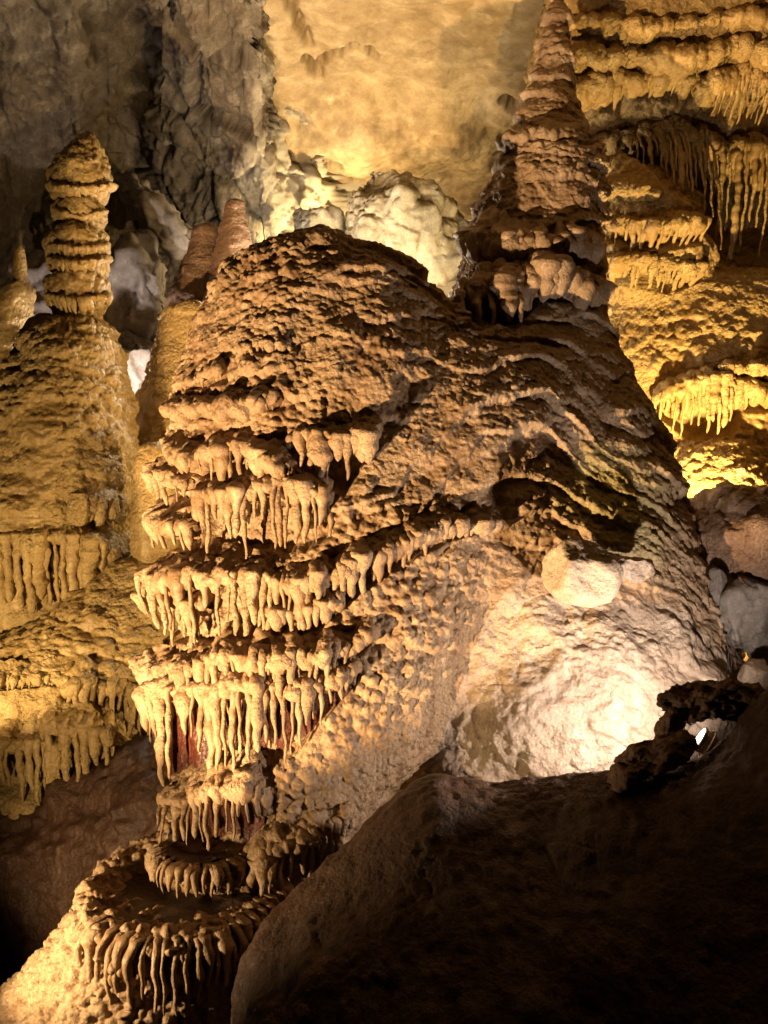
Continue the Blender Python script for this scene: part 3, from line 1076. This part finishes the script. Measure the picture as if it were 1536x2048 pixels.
turned('body', [(455, 392, 430), (463, 385, 438), (500, 378, 445), (560, 355, 470), (600, 340, 480), (640, 335, 480), (720, 330, 480)], 15.4, 1.0, M_BROWN, slope, disp_flow(0.5, 0.8, 27))
cone = thing('flowstone_cone', 'pale tan flowstone cone tucked between the banded stalagmite and the dome', 'flowstone')
turned('body', [(618, 350, 420), (630, 330, 440), (690, 315, 450), (760, 300, 450), (820, 275, 460), (880, 265, 460), (960, 262, 460), (1100, 260, 460)], 14.2, 0.9, M_LEFT, cone, disp_flow(0.8, 1.0, 31))
small_st = thing('stalagmite', 'rounded olive stalagmite in the gap beside the terraced curtain', 'stalagmite')
turned('body', [(890, 300, 318), (896, 288, 332), (920, 278, 345), (1000, 271, 352), (1100, 266, 350), (1160, 266, 350)], 12.2, 1.0, M_LEFT, small_st, disp_flow(0.6, 0.8, 35))

# ---------------------------------------------------------------- lower left flowstone
lowleft = thing('draped_flowstone', 'ochre flowstone shelves with hanging drips below the banded stalagmite', 'flowstone')
ll = Body((-8.5, 9.0, -6.5), (-1.6, 14.0, -0.3), 0.08,
          [lambda X, Y, Z: rows_field([(1120, 255, 300, 12.2, 1.0), (1160, 190, 360, 12.2, 1.0), (1220, 120, 400, 12.0, 0.9), (1300, 40, 420, 11.8, 0.9), (1370, -60, 430, 11.6, 0.8), (1450, -120, 430, 11.5, 0.7),
                                       (1560, -160, 420, 11.4, 0.65), (1700, -190, 420, 11.4, 0.6), (1900, -200, 420, 11.4, 0.6)], X, Y, Z),
           lambda X, Y, Z: ell_field(at(40, 1390, 11.6), (0.9, 1.2, 0.75), X, Y, Z)], k=0.4)
V = ll.V
S_L = [([(130, 1378), (190, 1365), (260, 1368), (315, 1380)], [(130, 1450), (190, 1480), (260, 1500), (315, 1500)], 0.26, dict(spacing=14, rad=6.5)),
       ([(55, 1452), (110, 1435), (160, 1440), (225, 1470)], [(55, 1560), (110, 1630), (160, 1615), (225, 1570)], 0.28, dict(spacing=16, rad=8)),
       ([(-60, 1490), (20, 1480), (75, 1490), (120, 1500)], [(-60, 1580), (20, 1600), (75, 1620), (120, 1620)], 0.24, dict(spacing=17, rad=8.5)),
       ([(-60, 1372), (40, 1355), (110, 1350), (170, 1362)], [(-60, 1395), (40, 1385), (110, 1378), (170, 1390)], 0.16, dict(spacing=14, rad=6, lmin=0.03))]
ll.displace(disp_flow(1.0, 1.0, 41)(V) - 0.2 * recess(V, S_L))
ll.split(['body'], [[0, 1]], [M_LEFT], [lowleft])
hang_all(ll, lowleft, M_LEFT, S_L)

# ---------------------------------------------------------------- right background: curtain wall and golden flowstone
S_U = [
    ([(1115, 40), (1200, 35), (1300, 42), (1420, 30), (1560, 25)], [(1115, 55), (1300, 60), (1560, 45)], 0.20, dict(spacing=11, rad=5.2, popc=0.12, lmin=0.04)),
    ([(1112, 92), (1190, 90), (1260, 100), (1340, 105), (1420, 85), (1560, 88)], [(1112, 108), (1260, 118), (1340, 125), (1420, 105), (1560, 108)], 0.28, dict(spacing=10, rad=5.2, popc=0.12, lmin=0.04)),
    ([(1132, 158), (1200, 160), (1260, 145), (1340, 140), (1400, 150)], [(1132, 200), (1200, 215), (1240, 228), (1260, 198), (1340, 200), (1400, 195)], 0.32, dict(spacing=10.5, rad=5.2, popc=0.12, tip=0.35)),
    ([(1395, 160), (1440, 150), (1500, 150), (1570, 152)], [(1395, 195), (1440, 240), (1500, 250), (1570, 255)], 0.36, dict(spacing=10.5, rad=4.8, popc=0.12, tip=0.35)),
    ([(1165, 275), (1240, 268), (1300, 252), (1350, 248)], [(1165, 300), (1240, 312), (1290, 335), (1350, 395)], 0.30, dict(spacing=11, rad=5.2, popc=0.12, tip=0.4)),
    ([(1310, 262), (1350, 258), (1400, 272), (1470, 285), (1570, 292)], [(1310, 350), (1350, 400), (1390, 420), (1410, 490), (1440, 530), (1570, 545)], 0.50, dict(spacing=11.5, rad=4.8, popc=0.12, tip=0.5, hang=0.6, short=0.12)),
    ([(1205, 375), (1260, 372), (1320, 390)], [(1205, 392), (1320, 408)], 0.20, dict(spacing=14, rad=6, popc=0.12, lmin=0.03)),
    ([(1198, 440), (1270, 436), (1330, 442), (1405, 438)], [(1198, 480), (1270, 500), (1330, 500), (1405, 488)], 0.24, dict(spacing=12, rad=6.2, popc=0.12)),
    ([(1198, 520), (1270, 516), (1330, 526), (1400, 545)], [(1198, 572), (1270, 575), (1330, 588), (1400, 568)], 0.24, dict(spacing=12, rad=6.2, popc=0.12)),
]
S_G = [
    ([(1312, 800), (1345, 776), (1400, 760), (1470, 765), (1520, 775), (1570, 790)], [(1312, 832), (1345, 860), (1380, 885), (1420, 890), (1465, 880), (1490, 830), (1570, 825)], 0.25, dict(spacing=11.5, rad=5.5, popc=0.12, tip=0.6)),
    ([(1440, 735), (1500, 728), (1570, 735)], [(1440, 752), (1570, 755)], 0.20, dict(spacing=13, rad=5.5, popc=0.12, lmin=0.03)),
]
right = Body((1.9, 10.5, -3.0), (13.5, 19.0, 11.5), 0.09,
             [lambda X, Y, Z: rows_field([(-200, 1112, 2000, 13.5, 0.36), (0, 1098, 1990, 13.6, 0.36), (90, 1082, 2000, 13.8, 0.36), (170, 1068, 2000, 14.1, 0.36), (260, 1070, 2000, 14.7, 0.34),
                                          (300, 1065, 2000, 15.2, 0.32), (400, 1060, 2000, 15.9, 0.28), (700, 1060, 2000, 16.3, 0.28)], X, Y, Z, 4.0),
              lambda X, Y, Z: ell_field(at(1285, 470, 14.4), (1.15, 1.3, 1.25), X, Y, Z),
              lambda X, Y, Z: rows_field([(575, 1300, 1600, 15.2, 0.9), (600, 1200, 1700, 15.2, 0.7), (660, 1120, 1800, 15.1, 0.55), (760, 1080, 1880, 15.0, 0.48), (850, 1080, 1900, 15.1, 0.46),
                                          (1000, 1080, 1920, 15.2, 0.42), (1300, 1080, 1920, 15.2, 0.42)], X, Y, Z),
              lambda X, Y, Z: ell_field(at(1435, 1010, 13.7), (0.95, 0.9, 1.0), X, Y, Z)], k=0.3)
V, W = right.V, right.W
rg = sstep(-0.5, 0.5, fbm(V / 0.8, 3))
rcU = recess(V, S_U + S_G)
hU = scales(V, 0.45, 0.07, (1.2, 1, 0.8), 0.7, 3) + popcorn(V, 0.16, 0.075, (1, 1, 1.2), 7) * (0.6 + 0.6 * rg) + popcorn(V, 0.085, 0.036, (1, 1, 1.1), 12)
hG = scales(V, 0.5, 0.05, (1.2, 1, 0.8), 0.7, 15) + popcorn(V, 0.15, 0.07, (1.2, 1, 0.85), 19) * (0.5 + 0.7 * rg) + popcorn(V, 0.08, 0.032, (1, 1, 1), 23)
right.displace((W[:, 0] + W[:, 1]) * hU + (W[:, 2] + W[:, 3]) * hG - 0.05 - 0.25 * rcU)
curtain = thing('curtain_wall', 'golden brown wall of hanging stalactite curtains in the upper right corner', 'flowstone')
golden = thing('golden_flowstone', 'bulging golden flowstone behind the right flank, lit yellow from below', 'flowstone')
right.split(['body', 'body'], [[0, 1], [2, 3]], [M_GOLD, M_GOLD], [curtain, golden])
hang_all(right, curtain, M_GOLD, S_U)
hang_all(right, golden, M_GOLD, S_G)

# ---------------------------------------------------------------- boulders


def boulder(name, label, cat, px, py, Y, size, rotz, mat, seed, planes=14, sub=5, rough=0.035, parent=None, tilt=0.0, flat=0.8, group=None):
    rr = np.random.RandomState(seed)
    import bmesh
    bm = bmesh.new()
    bmesh.ops.create_icosphere(bm, subdivisions=sub, radius=1.0)
    D = np.array([v.co[:] for v in bm.verts])
    F = np.array([[v.index for v in f.verts] for f in bm.faces])
    bm.free()
    D /= np.linalg.norm(D, axis=1, keepdims=True)
    Nn = rr.randn(planes, 3)
    Nn /= np.linalg.norm(Nn, axis=1, keepdims=True)
    h = rr.uniform(flat, 1.0, planes)
    r = np.full(len(D), 1.25 if planes else 1.0)
    for k in range(planes):
        d = D @ Nn[k]
        rk = np.where(d > 0.05, h[k] / np.maximum(d, 0.05), 9)
        r = smin(r, rk, 0.025)
    S = np.array(size)
    V = D * r[:, None] * S
    c, s = math.cos(tilt), math.sin(tilt)
    V = np.stack([V[:, 0] * c - V[:, 2] * s, V[:, 1], V[:, 0] * s + V[:, 2] * c], 1)
    c, s = math.cos(rotz), math.sin(rotz)
    V = np.stack([V[:, 0] * c - V[:, 1] * s, V[:, 0] * s + V[:, 1] * c, V[:, 2]], 1)
    V = V + at(px, py, Y)
    n = normals_np(V, F)
    sm = float(min(S))
    q = warp(V, sm * 0.6, sm * 0.12)
    F1, F2, dv, idr = worley(q / (sm * np.array([0.5, 0.5, 0.38])), seed % 40)
    fac = 0.5 * (idr - 0.5) + 0.5 * (dv[:, 0] * np.cos(idr * 40) + dv[:, 2] * np.sin(idr * 40)) - 0.5 * np.exp(-(F2 - F1) / 0.06)
    V = V + n * (rough * sm * (2.6 * fbm(V / (sm * 1.0) + seed, 6, 0.58) + (1.6 if rough > 0.03 else 0.5) * fac))[:, None]
    o = obj(name, mesh_np(name, V, F), mat, parent)
    if cat:
        tag(o, label, cat, group)
    return o


boulder('boulder', 'smooth white boulder resting on top of the pale mound', 'boulder', 1162, 1146, 8.68, (0.33, 0.28, 0.26), 0.3, M_PALE, 3, planes=4, rough=0.04, flat=0.86, tilt=-0.35)
boulder('rock', 'small rounded pale stone just right of the white boulder', 'rock', 1258, 1136, 8.85, (0.20, 0.16, 0.13), 0.3, M_PALE, 5, planes=8, rough=0.06, flat=0.75)
boulder('boulder', 'big rounded brown boulder at the right edge below the golden flowstone', 'boulder', 1520, 1085, 10.4, (0.78, 0.7, 0.60), 0.2, M_BROWN, 8, planes=9, rough=0.06, flat=0.86, tilt=-0.25, sub=6)
boulder('boulder', 'flat-faced grey boulder under the brown one at the right edge', 'boulder', 1500, 1252, 9.9, (0.48, 0.4, 0.40), 0.5, M_GREY, 12, planes=10, rough=0.07, tilt=-0.5, flat=0.65)
boulder('rock', 'small angular brown rock between the brown and the grey boulder', 'rock', 1508, 1190, 9.8, (0.24, 0.2, 0.12), 0.2, M_BROWN, 14, planes=9, tilt=-0.6)
boulder('rock', 'slender upright pale rock wedged beside the grey boulder', 'rock', 1432, 1178, 9.9, (0.10, 0.12, 0.20), 0.4, M_GREY, 17, planes=8)
boulder('rock', 'pointed pale rock at the right edge above the lamp', 'rock', 1513, 1352, 9.2, (0.17, 0.15, 0.17), 0.1, M_PALE, 21, planes=9)
boulder('rock', 'flat whitish slab lying just above the lamp', 'rock', 1458, 1388, 9.0, (0.22, 0.2, 0.06), 0.1, M_PALE, 23, planes=9, tilt=-0.25)
# rocks that shield the lamp
boulder('rock', 'dark rugged rock arching over the lamp', 'rock', 1425, 1408, 7.05, (0.36, 0.16, 0.17), 0.0, M_BROWN, 31, planes=13, rough=0.12, tilt=0.12, flat=0.55)
boulder('rock', 'small dark rock left of the lamp under the arching one', 'rock', 1340, 1462, 7.05, (0.10, 0.10, 0.13), 0.0, M_BROWN, 33, planes=10, rough=0.10, flat=0.6)
boulder('rock', 'long brown slab leaning left of the lamp', 'rock', 1308, 1510, 6.95, (0.30, 0.16, 0.13), 0.1, M_BROWN, 35, planes=11, rough=0.08, tilt=0.25, flat=0.6)
boulder('rock', 'small brown wedge of rock at the bottom of the pale mound', 'rock', 1250, 1542, 6.95, (0.19, 0.14, 0.11), 0.1, M_BROWN, 37, planes=10, rough=0.08, tilt=0.5, flat=0.6)
# rocks behind
boulder('rock_outcrop', 'rugged pale rock outcrop between the dome and the tower', 'rock', 800, 460, 17.8, (1.45, 1.1, 1.2), 0.3, M_CREAM, 41, planes=18, flat=0.6, rough=0.10, sub=6, tilt=0.1)
boulder('rock_outcrop', 'small blocky outcrop behind the summit of the dome', 'rock', 628, 462, 18.0, (0.48, 0.5, 0.55), 0.3, M_CREAM, 43, planes=12, flat=0.6, rough=0.10)
boulder('boulder', 'tilted grey slab of fallen rock right of the upper bells', 'boulder', 305, 425, 17.6, (1.05, 0.9, 0.42), 0.2, M_GREY, 47, planes=10, rough=0.12, flat=0.62, sub=5, tilt=-0.75)
boulder('boulder', 'large pale boulder right of the lower bells', 'boulder', 270, 590, 17.0, (0.80, 0.8, 0.95), 0.2, M_GREY, 51, planes=10, rough=0.12, flat=0.62, sub=5, tilt=0.3)
boulder('boulder', 'white lit boulder low in the gap behind the banded stalagmite', 'boulder', 262, 730, 16.6, (0.75, 0.7, 0.85), 0.2, M_GREY, 53, planes=11, rough=0.12, flat=0.62, sub=5, tilt=0.2)
boulder('boulder', 'grey rock in the gap left of the banded stalagmite', 'boulder', 78, 600, 16.8, (0.55, 0.6, 0.9), 0.2, M_GREY, 57, planes=12, rough=0.12, flat=0.62, sub=5)

# ---------------------------------------------------------------- cave walls and ceiling
CX = [-400, 0, 140, 215, 270, 320, 420, 525, 600, 700, 900, 1300, 1900]
CY = [-500, -200, 0, 150, 300, 450, 600, 800, 1100, 1600]
CW = np.array([
    [9.5, 10.2, 10.6, 12.0, 12.6, 11.4, 11.2, 11.4, 12.5, 13, 13, 13, 13],
    [11.0, 12.0, 12.4, 13.2, 13.5, 12.8, 12.4, 12.2, 14.0, 15, 15, 15, 15],
    [12.6, 13.6, 14.0, 14.9, 15.2, 14.5, 14.0, 13.6, 15.6, 17, 18, 18, 18],
    [14.2, 15.2, 15.6, 16.8, 17.2, 16.4, 16.0, 15.8, 17.6, 19, 20, 20, 20],
    [15.8, 16.8, 17.2, 18.4, 18.8, 18.2, 17.6, 17.3, 18.7, 21, 22, 22, 22],
    [16.6, 17.8, 18.2, 19.0, 19.6, 19.0, 18.6, 18.7, 19.6, 21, 23, 23, 23],
    [16.8, 18.2, 18.6, 19.2, 19.8, 19.8, 20.0, 20.6, 21.0, 22, 23, 23, 23],
    [16.8, 18.2, 18.6, 19.0, 19.4, 19.4, 19.8, 20.4, 20.8, 22, 23, 23, 23],
    [16.5, 18, 18.4, 18.6, 18.8, 18.8, 19, 20, 20.5, 22, 23, 23, 23],
    [16, 17, 17, 17, 17, 17, 18, 19, 20, 21, 22, 22, 22]], float)


def interp2(X, Y):
    i = np.clip(np.searchsorted(CX, X) - 1, 0, len(CX) - 2)
    j = np.clip(np.searchsorted(CY, Y) - 1, 0, len(CY) - 2)
    cx, cy = np.array(CX, float), np.array(CY, float)
    t = np.clip((X - cx[i]) / (cx[i + 1] - cx[i]), 0, 1)
    s = np.clip((Y - cy[j]) / (cy[j + 1] - cy[j]), 0, 1)
    t = t * t * (3 - 2 * t)
    return (CW[j, i] * (1 - t) + CW[j, i + 1] * t) * (1 - s) + (CW[j + 1, i] * (1 - t) + CW[j + 1, i + 1] * t) * s


gx = np.concatenate([np.linspace(-400, -110, 40), np.linspace(-105, 640, 300), np.linspace(645, 1900, 50)])
gy = np.concatenate([np.linspace(-500, -60, 30), np.linspace(-57, 820, 290), np.linspace(830, 1600, 30)])
GX, GY = np.meshgrid(gx, gy, indexing='xy')
GX, GY = GX.ravel(), GY.ravel()
D_ = interp2(GX, GY)
V = np.stack([(GX - 768) * K * D_, D_, (1024 - GY) * K * D_], 1)
F = grid_faces(len(gy), len(gx))
nr = normals_np(V, F)
if (nr * V).sum() > 0:
    F = F[:, ::-1]
    nr = -nr
# broken limestone: tilted facets of several sizes
q = warp(V, 1.4, 0.5)
F1, F2, dv, idr = worley(q / np.array([0.9, 1.2, 1.5], np.float32), 3)
fac = 0.30 * (idr - 0.5) + 0.26 * (dv[:, 0] * np.cos(idr * 40) + dv[:, 2] * np.sin(idr * 40)) - 0.16 * np.exp(-(F2 - F1) / 0.05)
q = warp(V, 0.5, 0.25)
F1, F2, dv, idr = worley(q / np.array([0.4, 0.5, 0.42], np.float32), 11)
fac2 = 0.10 * (idr - 0.5) + 0.12 * (dv[:, 0] * np.cos(idr * 40) + dv[:, 2] * np.sin(idr * 40)) - 0.06 * np.exp(-(F2 - F1) / 0.06)
grey = sstep(180, 330, GX)
q = warp(V, 0.25, 0.10)
F1, F2, dv, idr = worley(q / np.array([0.15, 0.2, 0.22], np.float32), 21)
fac3 = 0.05 * (idr - 0.5) + 0.06 * (dv[:, 0] * np.cos(idr * 40) + dv[:, 2] * np.sin(idr * 40)) - 0.035 * np.exp(-(F2 - F1) / 0.08)
h = (0.30 + 0.70 * grey) * (1.2 * fac + 0.55 * fac2 + 0.4 * fac3) + 0.17 * fbm(V / 1.1, 6, 0.6) - 0.12 * np.abs(fbm(V / np.array([0.45, 0.5, 0.9]), 4))
V = V + nr * h[:, None]
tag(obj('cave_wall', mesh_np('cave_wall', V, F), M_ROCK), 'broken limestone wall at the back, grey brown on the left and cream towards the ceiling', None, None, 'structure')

xs = np.concatenate([np.linspace(-7, -4, 15), np.linspace(-3.97, 5.2, 270), np.linspace(5.3, 16, 30)])
ys = np.concatenate([np.linspace(2, 12.5, 20), np.linspace(12.55, 26, 230)])
X, Y = np.meshgrid(xs, ys)
X, Y = X.ravel(), Y.ravel()
Zc = 8.05 + 0.35 * np.exp(-((Y - 23) / 5) ** 2) - 0.05 * (Y - 14)
P = np.stack([X, Y, 0 * X + 8], 1)
Zc = Zc + 0.45 * fbm(P / 4.0, 3) + 0.07 * fbm(P / 0.9, 4, 0.55) + 0.05 * fbm(P / np.array([0.45, 0.4, 1]), 4, 0.6)


def groove(pts, wd, depth):
    global Zc
    g = []
    for (a, b) in pts:
        zz = 8.0
        Yd = zz / ((1024 - b) * K)
        g.append(((a - 768) * K * Yd, Yd))
    g = poly(g, 60)
    g += 0.06 * np.stack([vnoise(np.stack([np.arange(60) * 0.4, np.zeros(60) + k, np.zeros(60)], 1)) for k in (1, 2)], 1)
    m = (X > g[:, 0].min() - 1) & (X < g[:, 0].max() + 1) & (Y > g[:, 1].min() - 1) & (Y < g[:, 1].max() + 1)
    d = np.full(len(X), 9.0)
    idx = np.where(m)[0]
    dd = np.full(len(idx), 9.0)
    for k in range(len(g)):
        dd = np.minimum(dd, np.hypot(X[idx] - g[k, 0], (Y[idx] - g[k, 1]) * 0.6))
    d[idx] = dd
    Zc = Zc + depth * np.exp(-(d / wd) ** 2)


groove([(640, 165), (680, 148), (705, 134), (735, 142), (750, 155)], 0.055, 0.55)
groove([(612, 160), (625, 178), (638, 190)], 0.055, 0.55)
groove([(580, 40), (590, 90), (612, 120), (618, 135)], 0.06, 0.3)
groove([(637, 287), (655, 292), (675, 295)], 0.09, 0.35)
groove([(680, 325), (705, 335), (730, 345)], 0.055, 0.55)
groove([(690, 350), (720, 360), (745, 362)], 0.06, 0.5)
groove([(1010, 205), (1035, 220)], 0.06, 0.5)
groove([(900, 165), (930, 172), (960, 168)], 0.03, 0.08)
V = np.stack([X, Y, Zc], 1)
F = grid_faces(len(ys), len(xs))
F = F[(768 + X[F[:, 0]] / (K * Y[F[:, 0]])) > 505]
n0 = np.cross(V[F[0, 2]] - V[F[0, 0]], V[F[0, 3]] - V[F[0, 1]])
if n0[2] > 0:
    F = F[:, ::-1]
tag(obj('cave_ceiling', mesh_np('cave_ceiling', V, F), M_CEIL), 'smooth yellow limestone ceiling with thin dark cracks', None, None, 'structure')

# ---------------------------------------------------------------- floor slopes


def loft(name, label, crest, Yc, front, drop, backd, mat, disp, nu=260, nv=150, side=0.0, pw=0.8):
    """a slope whose crest line runs through crest (px, py); it falls towards the visitor and behind the crest"""
    L = poly(crest, nu)
    Yv = np.interp(np.linspace(0, 1, nu), np.linspace(0, 1, len(Yc)), Yc)
    C = smooth1(np.stack([at(L[i, 0], L[i, 1], Yv[i]) for i in range(nu)]), 6)
    t = np.concatenate([np.linspace(-1, 0, 24)[:-1], np.linspace(0, 1, nv) ** 1.3])
    V = np.zeros((nu, len(t), 3))
    tp = np.clip(t, 0, 1)[None]
    tn = np.clip(-t, 0, 1)[None]
    V[:, :, 0] = C[:, None, 0] + side * tp
    V[:, :, 1] = C[:, None, 1] - front * tp ** pw + backd * tn
    V[:, :, 2] = C[:, None, 2] - drop * (0.35 * tp + 0.65 * tp ** 1.9) - 1.6 * tn ** 1.5
    V = V.reshape(-1, 3)
    F = grid_faces(nu, len(t))
    nr = normals_np(V, F)
    if nr[:, 2].mean() < 0:
        F = F[:, ::-1]
        nr = -nr
    V = V + nr * disp(V)[:, None]
    return tag(obj(name, mesh_np(name, V, F), mat), label, None, None, 'structure')


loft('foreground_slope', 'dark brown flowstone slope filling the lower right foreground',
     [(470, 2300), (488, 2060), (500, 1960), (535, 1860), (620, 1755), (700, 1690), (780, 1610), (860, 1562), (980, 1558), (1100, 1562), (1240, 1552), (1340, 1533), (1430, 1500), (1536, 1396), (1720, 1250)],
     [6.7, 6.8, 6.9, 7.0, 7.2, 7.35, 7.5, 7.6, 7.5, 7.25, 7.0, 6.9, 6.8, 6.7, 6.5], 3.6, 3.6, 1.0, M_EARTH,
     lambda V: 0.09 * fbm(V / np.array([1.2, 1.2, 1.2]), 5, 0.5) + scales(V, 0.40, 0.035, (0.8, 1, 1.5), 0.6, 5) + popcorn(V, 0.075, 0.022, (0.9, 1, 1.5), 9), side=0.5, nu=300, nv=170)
loft('left_slope', 'dark earth slope on the left below the draped flowstone',
     [(-400, 1740), (-100, 1655), (0, 1632), (120, 1600), (240, 1545), (345, 1470), (440, 1400)],
     [10.0, 10.2, 10.3, 10.3, 10.2, 10.1, 10.0], 1.3, 3.0, 1.5, M_EARTH,
     lambda V: 0.22 * fbm(V / 0.8, 5, 0.55) + scales(V, 0.5, 0.08, (1.2, 1, 0.7), 0.7, 7) + popcorn(V, 0.11, 0.05, (1, 1, 1), 13), side=0.0, nu=170, nv=80, pw=1.0)
gx = np.linspace(-14, 16, 60)
gyy = np.linspace(-3, 26, 60)
X, Y = np.meshgrid(gx, gyy)
V = np.stack([X.ravel(), Y.ravel(), -7.6 + 0 * X.ravel()], 1)
V[:, 2] += 0.4 * fbm(V / 2.0, 3)
Fg = grid_faces(60, 60)
tag(obj('cave_floor', mesh_np('cave_floor', V, Fg), M_EARTH), 'dark earth floor of the cave far below', None, None, 'structure')

# ---------------------------------------------------------------- the visible lamp
LP = at(1402, 1480, 7.3)


def ring_mesh(prof, n=28, name='part'):
    """prof: (radius, axial) turned about local z"""
    a = np.arange(n) / n * 2 * math.pi
    P = np.array(prof)
    V = np.stack([P[:, None, 0] * np.cos(a), P[:, None, 0] * np.sin(a), P[:, None, 1] + 0 * a], -1).reshape(-1, 3)
    return mesh_np(name, V, grid_faces(len(P), n, wrap=True))


M_METAL = bpy.data.materials.new('lamp_housing_metal')
M_METAL.use_nodes = True
b = M_METAL.node_tree.nodes['Principled BSDF']
b.inputs['Base Color'].default_value = (0.35, 0.32, 0.26, 1)
b.inputs['Metallic'].default_value = 0.7
b.inputs['Roughness'].default_value = 0.45
nz = M_METAL.node_tree.nodes.new('ShaderNodeTexNoise')
nz.inputs['Scale'].default_value = 40
bp = M_METAL.node_tree.nodes.new('ShaderNodeBump')
bp.inputs['Strength'].default_value = 0.15
M_METAL.node_tree.links.new(nz.outputs[0], bp.inputs['Height'])
M_METAL.node_tree.links.new(bp.outputs[0], b.inputs['Normal'])
M_BULB = bpy.data.materials.new('lit_lens')
M_BULB.use_nodes = True
b = M_BULB.node_tree.nodes['Principled BSDF']
b.inputs['Base Color'].default_value = (1, 0.95, 0.85, 1)
b.inputs['Emission Color'].default_value = (1, 0.88, 0.68, 1)
b.inputs['Emission Strength'].default_value = 30
aim = Vector(at(1120, 1300, 7.6)) - Vector(LP)
fl = thing('floodlight', 'small round floodlight shining in the rocks at lower right', 'lamp')
fl.location = LP
fl.rotation_euler = aim.to_track_quat('Z', 'Y').to_euler()
obj('housing', ring_mesh([(0.001, -0.14), (0.05, -0.135), (0.085, -0.10), (0.10, -0.02), (0.105, 0.0), (0.095, 0.002), (0.088, -0.015)]), M_METAL, fl)
obj('bezel', ring_mesh([(0.098, 0.001), (0.116, 0.003), (0.118, 0.016), (0.106, 0.022), (0.096, 0.014), (0.098, 0.001)]), M_METAL, fl)
obj('lens', ring_mesh([(0.095, 0.006), (0.06, 0.016), (0.001, 0.02)]), M_BULB, fl)
obj('bracket', ring_mesh([(0.125, -0.07), (0.13, -0.07), (0.13, -0.05), (0.125, -0.05), (0.125, -0.07)]), M_METAL, fl)
ad = aim.normalized()
lamp('floodlight_beam', tuple(Vector(LP) + ad * 0.06 + Vector((0, 0, 0.0))), 420, (1.0, 0.83, 0.71), 0.06, target=tuple(at(1080, 1200, 8.6)), cone=165, blend=0.35)

M_CABLE = bpy.data.materials.new('black_rubber')
M_CABLE.use_nodes = True
M_CABLE.node_tree.nodes['Principled BSDF'].inputs['Base Color'].default_value = (0.02, 0.016, 0.014, 1)
M_CABLE.node_tree.nodes['Principled BSDF'].inputs['Roughness'].default_value = 0.6

# ---------------------------------------------------------------- cables at the right
for k, pts in enumerate(([(1448, 1262, 9.3), (1458, 1300, 9.2), (1455, 1340, 9.15), (1445, 1352, 9.1)], [(1462, 1285, 9.25), (1467, 1310, 9.2), (1460, 1345, 9.1)])):
    P = smooth1(poly([at(*p) for p in pts], 30), 6)
    a = np.arange(6) / 6 * 2 * math.pi
    V = np.stack([P[:, None, 0] + 0.005 * np.cos(a), P[:, None, 1] + 0.005 * np.sin(a), P[:, None, 2] + 0 * a], -1).reshape(-1, 3)
    tag(obj('cable', mesh_np('cable', V, grid_faces(30, 6, wrap=True)), M_CABLE), ['thin dark cable hanging left of its twin near the grey boulder', 'thin dark cable hanging right of its twin near the grey boulder'][k], 'cable', 'cables hanging on the right flank')

tri_n = sum(len(o.data.loops) - 2 * len(o.data.polygons) for o in bpy.data.objects if o.type == 'MESH')
print('TRIS', tri_n, 'DRIPS', NDRIP)
